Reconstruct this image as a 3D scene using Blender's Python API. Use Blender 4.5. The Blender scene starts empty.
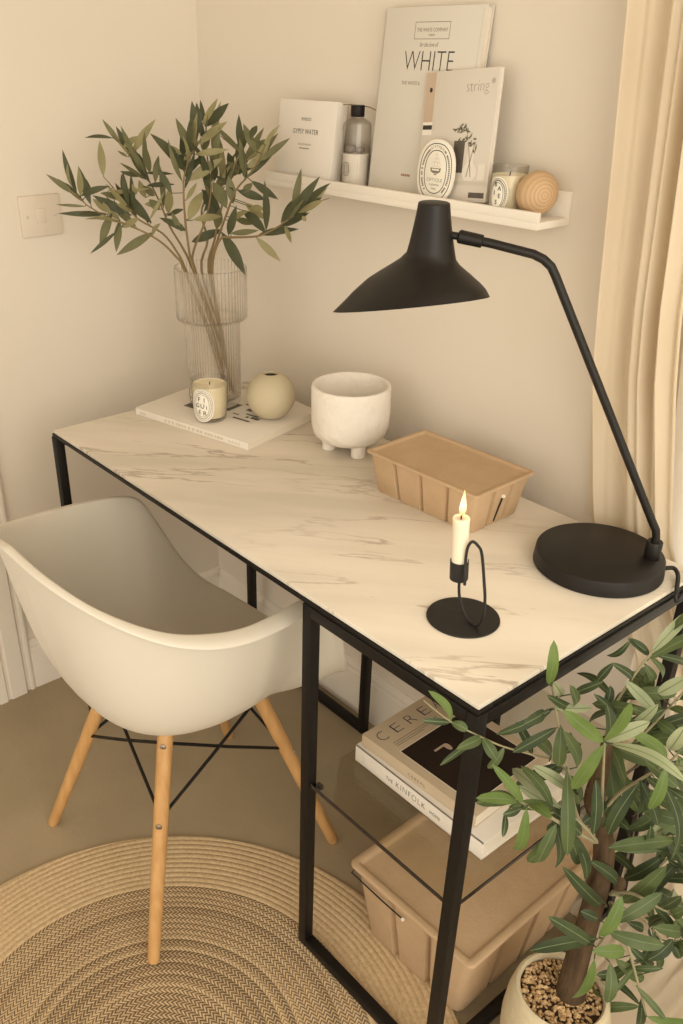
import bpy, bmesh, math, random
from mathutils import Vector, Matrix, noise

PI = math.pi
scene = bpy.context.scene
COL = scene.collection
random.seed(7)

# ------------------------------------------------------------------ camera
CAM = Vector((1.60517, -0.68581, 1.41734))
PITCH, YAW, ROLL = 0.51505, -0.89267, 0.00161
FPX, PPX, PPY = 893.98, 683 / 2 - 55.485, 1024 / 2 + 40.326
cy, sy, cp, sp = math.cos(YAW), math.sin(YAW), math.cos(PITCH), math.sin(PITCH)
FWD = Vector((sy * cp, cy * cp, -sp))
RT = Vector((cy, -sy, 0))
UP = RT.cross(FWD)
c_, s_ = math.cos(ROLL), math.sin(ROLL)
RT, UP = c_ * RT + s_ * UP, -s_ * RT + c_ * UP
HV = Vector((sy, cy, 0)).normalized()       # horizontal viewing direction
HR = Vector((cy, -sy, 0)).normalized()      # horizontal right of the view

cam_data = bpy.data.cameras.new('camera')
cam = bpy.data.objects.new('camera', cam_data)
COL.objects.link(cam)
cam.matrix_world = Matrix((
    (RT.x, UP.x, -FWD.x, CAM.x), (RT.y, UP.y, -FWD.y, CAM.y),
    (RT.z, UP.z, -FWD.z, CAM.z), (0, 0, 0, 1)))
cam_data.sensor_width = 36
cam_data.sensor_fit = 'AUTO'
cam_data.lens = 36 * FPX / 1024
cam_data.shift_x = 55.485 / 1024
cam_data.shift_y = 40.326 / 1024
cam_data.clip_start = 0.02
scene.camera = cam
scene.cycles.transparent_max_bounces = 64
scene.cycles.max_bounces = 10


def at(px, py, anchor, off=0.0):
    """a point of the photograph on the upright plane through anchor + off"""
    d = FWD + RT * ((px - PPX) / FPX) + UP * ((PPY - py) / FPX)
    a = Vector(anchor) + HV * off
    return CAM + d * ((a - CAM).dot(HV) / d.dot(HV))


# --------------------------------------------------------------- materials
def lin(c):
    c = c / 255
    return c / 12.92 if c <= 0.04045 else ((c + 0.055) / 1.055) ** 2.4


def rgb(r, g, b):
    return (lin(r), lin(g), lin(b), 1)


def mat(name, col, rough=0.6, metal=0.0, var=0.0, vscale=8.0, bump=0.0, bscale=60.0,
        spec=0.5, trans=0.0, ior=1.45, sub=0.0, stretch=None, col2=None):
    m = bpy.data.materials.new(name)
    m.use_nodes = True
    nt = m.node_tree
    b = nt.nodes['Principled BSDF']
    b.inputs['Base Color'].default_value = col
    b.inputs['Roughness'].default_value = rough
    b.inputs['Metallic'].default_value = metal
    b.inputs['Specular IOR Level'].default_value = spec
    b.inputs['Transmission Weight'].default_value = trans
    b.inputs['IOR'].default_value = ior
    if sub:
        b.inputs['Subsurface Weight'].default_value = sub
        b.inputs['Subsurface Radius'].default_value = (0.02, 0.012, 0.006)
        b.inputs['Subsurface Scale'].default_value = 0.5
    tc = nt.nodes.new('ShaderNodeTexCoord')
    src = tc.outputs['Object']
    if stretch:
        mp = nt.nodes.new('ShaderNodeMapping')
        mp.inputs['Scale'].default_value = stretch
        nt.links.new(src, mp.inputs['Vector'])
        src = mp.outputs['Vector']
    if var or col2:
        n = nt.nodes.new('ShaderNodeTexNoise')
        n.inputs['Scale'].default_value = vscale
        n.inputs['Detail'].default_value = 5
        nt.links.new(src, n.inputs['Vector'])
        r = nt.nodes.new('ShaderNodeValToRGB')
        r.color_ramp.elements[0].position = 0.3
        r.color_ramp.elements[1].position = 0.7
        c2 = col2 or tuple(min(1, x * (1 + var)) for x in col[:3]) + (1,)
        c1 = col if col2 else tuple(x * (1 - var) for x in col[:3]) + (1,)
        r.color_ramp.elements[0].color = c1
        r.color_ramp.elements[1].color = c2
        nt.links.new(n.outputs['Fac'], r.inputs['Fac'])
        nt.links.new(r.outputs['Color'], b.inputs['Base Color'])
    if bump:
        n2 = nt.nodes.new('ShaderNodeTexNoise')
        n2.inputs['Scale'].default_value = bscale
        n2.inputs['Detail'].default_value = 4
        nt.links.new(src, n2.inputs['Vector'])
        bp = nt.nodes.new('ShaderNodeBump')
        bp.inputs['Strength'].default_value = bump
        bp.inputs['Distance'].default_value = 0.01
        nt.links.new(n2.outputs['Fac'], bp.inputs['Height'])
        nt.links.new(bp.outputs['Normal'], b.inputs['Normal'])
    return m


def node(nt, typ, **kw):
    n = nt.nodes.new(typ)
    for k, v in kw.items():
        if k in n.inputs:
            n.inputs[k].default_value = v
        else:
            setattr(n, k, v)
    return n


M = {}
M['wall'] = mat('painted_wall', rgb(222, 212, 198), 0.85, var=0.012, vscale=1.5, bump=0.03, bscale=160, spec=0.2)
M['trim'] = mat('painted_wood_trim', rgb(226, 217, 204), 0.55, var=0.02, vscale=5, bump=0.03, bscale=30)
M['floor'] = mat('smooth_concrete', rgb(160, 144, 118), 0.7, var=0.09, vscale=5, bump=0.06, bscale=120, spec=0.25)
M['black'] = mat('black_powder_coated_steel', rgb(22, 18, 15), 0.5, var=0.1, vscale=40, spec=0.3)
M['lamp'] = mat('satin_black_lamp_metal', rgb(27, 23, 20), 0.45, var=0.06, vscale=30, spec=0.38)
M['iron'] = mat('black_iron', rgb(32, 30, 29), 0.55, var=0.2, vscale=60, bump=0.06, bscale=120)
M['shell'] = mat('matte_white_plastic', rgb(216, 209, 196), 0.42, spec=0.4, var=0.008, vscale=3)
M['wood'] = mat('beech_wood', rgb(186, 140, 86), 0.5, col2=rgb(202, 158, 104), vscale=14, stretch=(6, 6, 0.6), bump=0.02)
M['steel'] = mat('brushed_steel', rgb(170, 160, 150), 0.35, metal=0.9, var=0.1, vscale=30)
M['kraft'] = mat('moulded_paper_pulp', rgb(192, 164, 132), 0.85, var=0.04, vscale=35, bump=0.12, bscale=260, spec=0.15)
M['ceramic'] = mat('rough_white_ceramic', rgb(232, 224, 213), 0.9, var=0.035, vscale=16, bump=0.35, bscale=70, spec=0.15)
M['sage'] = mat('matte_sage_ceramic', rgb(192, 180, 152), 0.6, var=0.02, vscale=12, spec=0.3)
M['dark_hole'] = mat('painted_inside_shade', rgb(60, 48, 38), 0.9, var=0.1)
M['paper'] = mat('white_paper', rgb(226, 218, 207), 0.75, var=0.012, vscale=6, spec=0.2)
M['pages'] = mat('book_page_edges', rgb(224, 213, 196), 0.85, var=0.06, vscale=60, stretch=(0.5, 0.5, 30), spec=0.1)
M['white_cover'] = mat('off_white_book_cover', rgb(212, 206, 194), 0.6, var=0.01, vscale=5, spec=0.3)
M['grey_cover'] = mat('pale_grey_magazine_cover', rgb(206, 199, 188), 0.4, col2=rgb(216, 206, 192), vscale=3, spec=0.4)
M['beige_cover'] = mat('beige_book_cover', rgb(196, 178, 152), 0.65, var=0.02, vscale=8, spec=0.3)
M['dark_photo'] = mat('dark_brown_cover_photo', rgb(40, 29, 23), 0.6, var=0.25, vscale=10, spec=0.3)
M['ink'] = mat('dark_printing_ink', rgb(52, 47, 46), 0.7, var=0.05)
M['ink_soft'] = mat('grey_printing_ink', rgb(128, 118, 106), 0.7, var=0.05)
M['ink_faint'] = mat('pale_grey_printing_ink', rgb(204, 195, 180), 0.7, var=0.05)
M['ink_red'] = mat('rust_printing_ink', rgb(150, 92, 72), 0.7, var=0.05)
M['photo_wood'] = mat('printed_wood_tone', rgb(190, 168, 146), 0.5, var=0.08, vscale=20)
M['photo_grey'] = mat('printed_dark_grey', rgb(92, 84, 74), 0.5, var=0.25, vscale=60)
M['photo_leaf'] = mat('printed_olive_tone', rgb(104, 98, 78), 0.5, var=0.3, vscale=90)
M['photo_light'] = mat('printed_white_tone', rgb(228, 220, 208), 0.5, var=0.03)
M['wax'] = mat('cream_candle_wax', rgb(236, 224, 192), 0.5, sub=0.3, var=0.015, vscale=20)
M['taper'] = mat('ivory_candle_wax', rgb(240, 229, 206), 0.5, sub=0.3, var=0.015, vscale=20)
M['label'] = mat('printed_paper_label', rgb(236, 230, 216), 0.7, var=0.01)
M['ledge'] = mat('white_painted_ledge', rgb(236, 228, 216), 0.5, var=0.01, vscale=4)
M['ball'] = None
M['trunk'] = mat('brown_bark', rgb(66, 52, 40), 0.9, col2=rgb(98, 80, 60), vscale=30, stretch=(2, 2, 0.5), bump=0.6, bscale=60, spec=0.1)
M['twig'] = mat('olive_twig', rgb(128, 108, 74), 0.8, var=0.12, vscale=40)
M['twig_pale'] = mat('pale_green_twig', rgb(150, 142, 112), 0.75, var=0.1, vscale=40)
M['pot'] = mat('cream_stone_pot', rgb(206, 192, 162), 0.85, var=0.07, vscale=14, stretch=(1, 1, 2.5), bump=0.3, bscale=50, spec=0.2)
M['gravel'] = mat('tan_gravel', rgb(150, 112, 72), 0.8, col2=rgb(226, 196, 150), vscale=120)
M['soil'] = mat('dark_soil', rgb(70, 54, 38), 0.95, var=0.2, vscale=60, bump=0.3)
M['switch'] = mat('white_switch_plastic', rgb(216, 203, 187), 0.4, var=0.01)
M['cable'] = mat('black_rubber_cable', rgb(34, 30, 28), 0.5, var=0.1)


def leaf_mat(name, c1, c2):
    m = mat(name, c1, 0.5, col2=c2, vscale=26, spec=0.35, bump=0.05, bscale=90)
    nt = m.node_tree
    b = nt.nodes['Principled BSDF']
    out = nt.nodes['Material Output']
    tr = nt.nodes.new('ShaderNodeBsdfTranslucent')
    tr.inputs['Color'].default_value = tuple(x * 1.3 for x in c2[:3]) + (1,)
    mx = nt.nodes.new('ShaderNodeMixShader')
    mx.inputs[0].default_value = 0.15
    nt.links.new(b.outputs[0], mx.inputs[1])
    nt.links.new(tr.outputs[0], mx.inputs[2])
    nt.links.new(mx.outputs[0], out.inputs['Surface'])
    return m


M['midrib'] = mat('pale_leaf_midrib', rgb(108, 122, 82), 0.5, var=0.05)
M['leaf_dark'] = leaf_mat('deep_green_olive_leaf', rgb(66, 70, 48), rgb(88, 90, 64))
M['leaf_mid'] = leaf_mat('grey_green_olive_leaf', rgb(98, 98, 68), rgb(120, 118, 84))
M['leaf_pale'] = leaf_mat('pale_olive_leaf_underside', rgb(134, 128, 90), rgb(154, 146, 106))
M['tleaf_dark'] = leaf_mat('deep_green_tree_leaf', rgb(48, 60, 38), rgb(70, 82, 52))
M['tleaf_mid'] = leaf_mat('green_tree_leaf', rgb(68, 84, 48), rgb(92, 104, 64))
M['tleaf_bright'] = leaf_mat('fresh_green_tree_leaf', rgb(84, 106, 50), rgb(106, 126, 66))
M['tleaf_pale'] = leaf_mat('silvery_tree_leaf_underside', rgb(142, 152, 118), rgb(166, 172, 138))


def glass_mat(name, tint, amount, rough=0.03, edge=0.75):
    """thin clear glass: mostly lets light straight through, mirrors towards grazing angles"""
    m = bpy.data.materials.new(name)
    m.use_nodes = True
    nt = m.node_tree
    nt.nodes.remove(nt.nodes['Principled BSDF'])
    out = nt.nodes['Material Output']
    t = node(nt, 'ShaderNodeBsdfTransparent')
    g = node(nt, 'ShaderNodeBsdfGlossy')
    g.inputs['Roughness'].default_value = rough
    lw = node(nt, 'ShaderNodeLayerWeight', Blend=0.35)
    ramp = node(nt, 'ShaderNodeValToRGB')
    ramp.color_ramp.elements[0].color = tint
    ramp.color_ramp.elements[1].color = tuple(x * edge for x in tint[:3]) + (1,)
    nt.links.new(lw.outputs['Facing'], ramp.inputs['Fac'])
    nt.links.new(ramp.outputs['Color'], t.inputs['Color'])
    pw = node(nt, 'ShaderNodeMath', operation='POWER')
    pw.inputs[1].default_value = 3.0
    nt.links.new(lw.outputs['Facing'], pw.inputs[0])
    mul = node(nt, 'ShaderNodeMath', operation='MULTIPLY_ADD')
    mul.inputs[1].default_value = amount * 0.6
    mul.inputs[2].default_value = 0.035 * amount
    nt.links.new(pw.outputs[0], mul.inputs[0])
    mx = node(nt, 'ShaderNodeMixShader')
    nt.links.new(mul.outputs[0], mx.inputs[0])
    nt.links.new(t.outputs[0], mx.inputs[1])
    nt.links.new(g.outputs[0], mx.inputs[2])
    nt.links.new(mx.outputs[0], out.inputs['Surface'])
    return m


M['vase_glass'] = glass_mat('ribbed_clear_glass', (0.995, 0.99, 0.98, 1), 0.9, 0.12, 0.86)


def vase_refraction():
    nt = M['vase_glass'].node_tree
    out = nt.nodes['Material Output']
    old = out.inputs['Surface'].links[0].from_socket
    g = node(nt, 'ShaderNodeBsdfGlass', Roughness=0.05, IOR=1.42)
    g.inputs['Color'].default_value = (1, 0.995, 0.985, 1)
    mx = node(nt, 'ShaderNodeMixShader')
    mx.inputs[0].default_value = 0.4
    nt.links.new(old, mx.inputs[1])
    nt.links.new(g.outputs[0], mx.inputs[2])
    nt.links.new(mx.outputs[0], out.inputs['Surface'])


vase_refraction()
M['glass'] = glass_mat('clear_glass', (0.985, 0.98, 0.97, 1), 0.8, 0.03, 0.8)
M['shelf_glass'] = glass_mat('grey_tinted_glass', (0.93, 0.925, 0.885, 1), 0.9, 0.02, 0.92)
M['shelf_edge'] = mat('dark_glass_edge', rgb(46, 40, 40), 0.2, var=0.1)
M['pane'] = glass_mat('window_glass', (0.97, 0.97, 0.97, 1), 0.6, 0.02, 0.95)


def flame_mat():
    m = bpy.data.materials.new('candle_flame')
    m.use_nodes = True
    nt = m.node_tree
    nt.nodes.remove(nt.nodes['Principled BSDF'])
    e = node(nt, 'ShaderNodeEmission', Strength=1.6)
    tc = node(nt, 'ShaderNodeTexCoord')
    sx = node(nt, 'ShaderNodeSeparateXYZ')
    r = node(nt, 'ShaderNodeValToRGB')
    r.color_ramp.elements[0].color = (1.0, 0.42, 0.08, 1)
    r.color_ramp.elements[1].color = (1.0, 0.72, 0.25, 1)
    k = r.color_ramp.elements.new(0.45)
    k.color = (1.0, 0.9, 0.62, 1)
    nt.links.new(tc.outputs['Generated'], sx.inputs[0])
    nt.links.new(sx.outputs['Z'], r.inputs['Fac'])
    nt.links.new(r.outputs[0], e.inputs['Color'])
    nt.links.new(e.outputs[0], nt.nodes['Material Output'].inputs['Surface'])
    return m


M['flame'] = flame_mat()


def marble_mat():
    m = mat('veined_white_marble', rgb(232, 222, 208), 0.45, spec=0.25)
    nt = m.node_tree
    b = nt.nodes['Principled BSDF']
    tc = node(nt, 'ShaderNodeTexCoord')
    mp = node(nt, 'ShaderNodeMapping', vector_type='TEXTURE')
    mp.inputs['Rotation'].default_value = (0, 0, math.radians(42))
    mp.inputs['Scale'].default_value = (1.0, 0.17, 1.0)
    nt.links.new(tc.outputs['Object'], mp.inputs['Vector'])
    n1 = node(nt, 'ShaderNodeTexNoise', Scale=1.5, Detail=7.0, Roughness=0.58, Distortion=0.25)
    nt.links.new(mp.outputs[0], n1.inputs['Vector'])
    r1 = node(nt, 'ShaderNodeValToRGB')
    cr = r1.color_ramp
    cr.elements[0].position, cr.elements[0].color = 0.478, (0, 0, 0, 1)
    cr.elements[1].position, cr.elements[1].color = 0.507, (0, 0, 0, 1)
    k = cr.elements.new(0.492)
    k.color = (1, 1, 1, 1)
    nt.links.new(n1.outputs['Fac'], r1.inputs['Fac'])
    n2 = node(nt, 'ShaderNodeTexNoise', Scale=3.2, Detail=2.0)
    mp2 = node(nt, 'ShaderNodeMapping')
    mp2.inputs['Location'].default_value = (3.3, 1.7, 0)
    nt.links.new(tc.outputs['Object'], mp2.inputs['Vector'])
    nt.links.new(mp2.outputs[0], n2.inputs['Vector'])
    r2 = node(nt, 'ShaderNodeValToRGB')
    r2.color_ramp.elements[0].position = 0.36
    r2.color_ramp.elements[1].position = 0.62
    nt.links.new(n2.outputs['Fac'], r2.inputs['Fac'])
    mu = node(nt, 'ShaderNodeMath', operation='MULTIPLY')
    nt.links.new(r1.outputs[0], mu.inputs[0])
    nt.links.new(r2.outputs[0], mu.inputs[1])
    mu2 = node(nt, 'ShaderNodeMath', operation='MULTIPLY')
    mu2.inputs[1].default_value = 0.8
    nt.links.new(mu.outputs[0], mu2.inputs[0])
    n3 = node(nt, 'ShaderNodeTexNoise', Scale=1.6, Detail=6.0)
    nt.links.new(mp.outputs[0], n3.inputs['Vector'])
    r3 = node(nt, 'ShaderNodeValToRGB')
    r3.color_ramp.elements[0].color = rgb(212, 203, 188)
    r3.color_ramp.elements[1].color = rgb(232, 223, 209)
    r3.color_ramp.elements[0].position = 0.35
    r3.color_ramp.elements[1].position = 0.6
    nt.links.new(n3.outputs['Fac'], r3.inputs['Fac'])
    mx = node(nt, 'ShaderNodeMix', data_type='RGBA')
    nt.links.new(mu2.outputs[0], mx.inputs[0])
    nt.links.new(r3.outputs[0], mx.inputs[6])
    mx.inputs[7].default_value = rgb(160, 142, 124)
    nt.links.new(mx.outputs[2], b.inputs['Base Color'])
    return m


M['marble'] = marble_mat()


def rug_mat():
    m = mat('braided_jute', rgb(190, 160, 120), 0.95, spec=0.05)
    nt = m.node_tree
    b = nt.nodes['Principled BSDF']
    tc = node(nt, 'ShaderNodeTexCoord')
    sx = node(nt, 'ShaderNodeSeparateXYZ')
    nt.links.new(tc.outputs['Object'], sx.inputs[0])
    le = node(nt, 'ShaderNodeVectorMath', operation='LENGTH')
    cb = node(nt, 'ShaderNodeCombineXYZ')
    nt.links.new(sx.outputs['X'], cb.inputs['X'])
    nt.links.new(sx.outputs['Y'], cb.inputs['Y'])
    nt.links.new(cb.outputs[0], le.inputs[0])
    an = node(nt, 'ShaderNodeMath', operation='ARCTAN2')
    nt.links.new(sx.outputs['Y'], an.inputs[0])
    nt.links.new(sx.outputs['X'], an.inputs[1])

    def mth(op, a, bb=None, c=None):
        n = node(nt, 'ShaderNodeMath', operation=op)
        for i, v in enumerate((a, bb, c)):
            if v is None:
                continue
            if isinstance(v, (int, float)):
                n.inputs[i].default_value = v
            else:
                nt.links.new(v, n.inputs[i])
        return n.outputs[0]
    r = le.outputs['Value']
    PITCHR = 0.0117
    q = mth('DIVIDE', r, PITCHR)
    ring = mth('FLOOR', q)
    fr = mth('FRACT', q)
    prof = mth('SINE', mth('MULTIPLY', fr, PI))
    arc = mth('MULTIPLY', an.outputs[0], mth('MULTIPLY', mth('ADD', ring, 0.5), PITCHR))
    # zigzag of the plait: the phase slides across each braid
    tri = mth('ABSOLUTE', mth('SUBTRACT', fr, 0.5))
    ph = mth('ADD', mth('MULTIPLY', arc, 125.0), mth('MULTIPLY', tri, 2.0))
    ph = mth('ADD', mth('ADD', ph, mth('MULTIPLY', ring, 0.37)), 400.0)
    zig = mth('FRACT', ph)
    # per ring tone
    wn = node(nt, 'ShaderNodeTexWhiteNoise', noise_dimensions='1D')
    nt.links.new(ring, wn.inputs['W'])
    thr = mth('ADD', mth('MULTIPLY', wn.outputs['Value'], 0.45), 0.30)
    dark = mth('LESS_THAN', zig, thr)
    inner = mth('LESS_THAN', r, 0.351)
    dk = mth('MULTIPLY', mth('MULTIPLY', dark, inner), 0.85)
    ns = node(nt, 'ShaderNodeTexNoise', Scale=160.0, Detail=4.0)
    nt.links.new(tc.outputs['Object'], ns.inputs['Vector'])
    base = node(nt, 'ShaderNodeValToRGB')
    base.color_ramp.elements[0].color = rgb(194, 168, 132)
    base.color_ramp.elements[1].color = rgb(212, 188, 152)
    base.color_ramp.elements[0].position = 0.35
    base.color_ramp.elements[1].position = 0.65
    nt.links.new(ns.outputs['Fac'], base.inputs['Fac'])
    mx = node(nt, 'ShaderNodeMix', data_type='RGBA')
    nt.links.new(dk, mx.inputs[0])
    nt.links.new(base.outputs[0], mx.inputs[6])
    mx.inputs[7].default_value = rgb(92, 74, 56)
    # groove between the braids is tinted darker
    gr = mth('MULTIPLY', mth('POWER', mth('SUBTRACT', 1.0, prof), 2.0), 0.16)
    mx2 = node(nt, 'ShaderNodeMix', data_type='RGBA')
    nt.links.new(gr, mx2.inputs[0])
    nt.links.new(mx.outputs[2], mx2.inputs[6])
    mx2.inputs[7].default_value = rgb(120, 96, 68)
    nt.links.new(mx2.outputs[2], b.inputs['Base Color'])
    bp = node(nt, 'ShaderNodeBump', Strength=0.45, Distance=0.004)
    hh = mth('ADD', prof, mth('MULTIPLY', zig, 0.3))
    nt.links.new(hh, bp.inputs['Height'])
    nt.links.new(bp.outputs[0], b.inputs['Normal'])
    return m


M['rug'] = rug_mat()


def ball_mat():
    m = mat('turned_pale_wood', rgb(206, 168, 122), 0.6)
    nt = m.node_tree
    b = nt.nodes['Principled BSDF']
    tc = node(nt, 'ShaderNodeTexCoord')
    w = node(nt, 'ShaderNodeTexWave', wave_type='RINGS', rings_direction='Z', Scale=62.0, Distortion=0.6)
    nt.links.new(tc.outputs['Object'], w.inputs['Vector'])
    r = node(nt, 'ShaderNodeValToRGB')
    r.color_ramp.elements[0].color = rgb(190, 158, 120)
    r.color_ramp.elements[1].color = rgb(206, 174, 136)
    nt.links.new(w.outputs['Fac'], r.inputs['Fac'])
    nt.links.new(r.outputs[0], b.inputs['Base Color'])
    return m


M['ball'] = ball_mat()


def cloth_mat(name, c1, c2, transl, sc=1.0):
    m = mat(name, c1, 0.95, col2=c2, vscale=4, spec=0.05)
    nt = m.node_tree
    b = nt.nodes['Principled BSDF']
    out = nt.nodes['Material Output']
    tc = node(nt, 'ShaderNodeTexCoord')
    mp = node(nt, 'ShaderNodeMapping')
    mp.inputs['Scale'].default_value = (900 * sc, 900 * sc, 160 * sc)
    nt.links.new(tc.outputs['Object'], mp.inputs[0])
    n = node(nt, 'ShaderNodeTexNoise', Scale=1.0, Detail=2.0)
    nt.links.new(mp.outputs[0], n.inputs['Vector'])
    bp = node(nt, 'ShaderNodeBump', Strength=0.25, Distance=0.002)
    nt.links.new(n.outputs['Fac'], bp.inputs['Height'])
    nt.links.new(bp.outputs[0], b.inputs['Normal'])
    t = node(nt, 'ShaderNodeBsdfTranslucent')
    t.inputs['Color'].default_value = c2
    mx = node(nt, 'ShaderNodeMixShader')
    mx.inputs[0].default_value = transl
    nt.links.new(b.outputs[0], mx.inputs[1])
    nt.links.new(t.outputs[0], mx.inputs[2])
    nt.links.new(mx.outputs[0], out.inputs['Surface'])
    return m


M['linen'] = cloth_mat('natural_linen', rgb(222, 207, 182), rgb(233, 219, 196), 0.3)
M['sheer'] = cloth_mat('sheer_white_linen', rgb(236, 228, 214), rgb(244, 238, 226), 0.6)


# ------------------------------------------------------------------ objects
def tag(o, label=None, cat=None, group=None, kind=None):
    if label:
        o['label'] = label
    if cat:
        o['category'] = cat
    if group:
        o['group'] = group
    if kind:
        o['kind'] = kind
    return o


def empty(name, loc, label, cat, group=None):
    o = bpy.data.objects.new(name, None)
    o.empty_display_size = 0.05
    COL.objects.link(o)
    o.location = loc
    ORG[o.name] = Vector(loc)
    tag(o, label, cat, group)
    return o


ORG = {}


def org(o):
    return ORG.get(o.name, Vector((0, 0, 0)))


SPLIT = {'lettering', 'small_print', 'cover_photo'}


def islands(bm, gap=0.0065):
    """the separate lines of lettering or printed pictures of one bmesh, as bmeshes"""
    seen, isl = set(), []
    for v in bm.verts:
        if v in seen:
            continue
        st, grp = [v], []
        seen.add(v)
        while st:
            a = st.pop()
            grp.append(a)
            for e in a.link_edges:
                b = e.other_vert(a)
                if b not in seen:
                    seen.add(b)
                    st.append(b)
        isl.append(grp)
    box = [([min(v.co[i] for v in g) for i in range(3)], [max(v.co[i] for v in g) for i in range(3)]) for g in isl]
    lab = list(range(len(isl)))

    def root(i):
        while lab[i] != i:
            i = lab[i]
        return i
    for i in range(len(isl)):
        for j in range(i):
            if all(box[i][0][k] - gap < box[j][1][k] and box[j][0][k] - gap < box[i][1][k] for k in range(3)):
                lab[root(i)] = root(j)
    groups = {}
    for i, g in enumerate(isl):
        groups.setdefault(root(i), set()).update(g)
    if len(groups) < 2:
        return [bm]
    out = []
    for g in groups.values():
        nb = bmesh.new()
        mp = {v: nb.verts.new(v.co) for v in bm.verts if v in g}
        for f in bm.faces:
            if f.verts[0] in g:
                nb.faces.new([mp[v] for v in f.verts])
        out.append(nb)
    return out


class MB:
    """collects shapes in world space and links them as one mesh object"""

    def __init__(self):
        self.bm = bmesh.new()

    def _xf(self, verts, mtx):
        if mtx is not None:
            bmesh.ops.transform(self.bm, matrix=mtx, verts=verts)

    def box(self, lo, hi, bev=0.0, mtx=None, seg=2):
        t = bmesh.new()
        bmesh.ops.create_cube(t, size=1)
        c = [(a + b) / 2 for a, b in zip(lo, hi)]
        d = [abs(b - a) for a, b in zip(lo, hi)]
        for vv in t.verts:
            vv.co = Vector((vv.co.x * d[0] + c[0], vv.co.y * d[1] + c[1], vv.co.z * d[2] + c[2]))
        if bev:
            bmesh.ops.bevel(t, geom=t.edges[:], offset=min(bev, min(d) * 0.45), segments=seg, profile=0.5, affect='EDGES')
        self._merge(t, mtx)
        return self

    def _merge(self, t, mtx=None):
        if mtx is not None:
            bmesh.ops.transform(t, matrix=mtx, verts=t.verts)
        me = bpy.data.meshes.new('tmp')
        t.to_mesh(me)
        t.free()
        self.bm.from_mesh(me)
        bpy.data.meshes.remove(me)

    def rings(self, rings, close0=True, close1=True, cyclic=True):
        vs = [[self.bm.verts.new(p) for p in r] for r in rings]
        n = len(vs[0])
        for i in range(len(vs) - 1):
            for j in range(n if cyclic else n - 1):
                k = (j + 1) % n
                try:
                    self.bm.faces.new((vs[i][j], vs[i][k], vs[i + 1][k], vs[i + 1][j]))
                except ValueError:
                    pass
        if cyclic and close0 and n > 2:
            self.bm.faces.new(list(reversed(vs[0])))
        if cyclic and close1 and n > 2:
            self.bm.faces.new(vs[-1])
        return self

    def lathe(self, prof, center=(0, 0, 0), axis=(0, 0, 1), seg=48, close0=True, close1=True, wob=None):
        a = Vector(axis).normalized()
        u = a.orthogonal().normalized()
        if abs(a.z) > 0.99:
            u = Vector((1, 0, 0))
        w = a.cross(u)
        c = Vector(center)
        rr = []
        for r, h in prof:
            ring = []
            for j in range(seg):
                t = 2 * PI * j / seg
                k = wob(t, r, h) if wob else 1.0
                ring.append(c + a * h + (u * math.cos(t) + w * math.sin(t)) * max(r, 1e-5) * k)
            rr.append(ring)
        return self.rings(rr, close0, close1)

    def tube(self, pts, rad, seg=10, cap=True, smooth=0):
        pts = [Vector(p) for p in pts]
        if not isinstance(rad, (list, tuple)):
            rad = [rad] * len(pts)
        rad = list(rad)
        if smooth:
            pts, rad = catmull(pts, rad, smooth)
        rr = []
        prev = None
        for i, p in enumerate(pts):
            d = (pts[min(i + 1, len(pts) - 1)] - pts[max(i - 1, 0)]).normalized()
            if prev is None:
                u = d.orthogonal().normalized()
            else:
                u = (prev - d * prev.dot(d))
                u = u.normalized() if u.length > 1e-6 else d.orthogonal().normalized()
            prev = u
            w = d.cross(u)
            rr.append([p + (u * math.cos(2 * PI * j / seg) + w * math.sin(2 * PI * j / seg)) * rad[i] for j in range(seg)])
        return self.rings(rr, cap, cap)

    def poly(self, pts, thick=None, nrm=None):
        """flat polygon, optionally given thickness along nrm"""
        pts = [Vector(p) for p in pts]
        if thick:
            n = Vector(nrm) * thick
            return self.rings([[p for p in pts], [p + n for p in pts]])
        self.bm.faces.new([self.bm.verts.new(p) for p in pts])
        return self

    def add_mesh(self, me, mtx):
        t = bmesh.new()
        t.from_mesh(me)
        self._merge(t, mtx)
        return self

    def build(self, name, material, parent=None, loc=None, smooth=True, angle=40, label=None, fix=True):
        bm = self.bm
        if name in SPLIT and parent is not None:
            parts = islands(bm)
            if len(parts) > 1:
                for p_ in parts:
                    m_ = MB()
                    m_.bm.free()
                    m_.bm = p_
                    last = m_.build(name, material, parent, loc, smooth, angle, label, fix)
                bm.free()
                return last
        if fix:
            bmesh.ops.recalc_face_normals(bm, faces=bm.faces[:])
        me = bpy.data.meshes.new(name)
        o = bpy.data.objects.new(name, me)
        COL.objects.link(o)
        if parent is not None:
            base = org(parent)
        elif loc is not None:
            base = Vector(loc)
        else:
            xs = [v.co for v in bm.verts]
            base = Vector(((min(p.x for p in xs) + max(p.x for p in xs)) / 2,
                           (min(p.y for p in xs) + max(p.y for p in xs)) / 2, min(p.z for p in xs)))
        for v in bm.verts:
            v.co -= base
        if smooth:
            ca = math.radians(angle)
            for f in bm.faces:
                f.smooth = True
            for e in bm.edges:
                if len(e.link_faces) == 2 and e.calc_face_angle(0) > ca:
                    e.smooth = False
        bm.to_mesh(me)
        bm.free()
        for mm in (material if isinstance(material, (list, tuple)) else [material]):
            me.materials.append(mm)
        ORG[o.name] = base
        if parent is not None:
            o.parent = parent
        else:
            o.location = base
        if label:
            o['label'] = label
        return o


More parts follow.
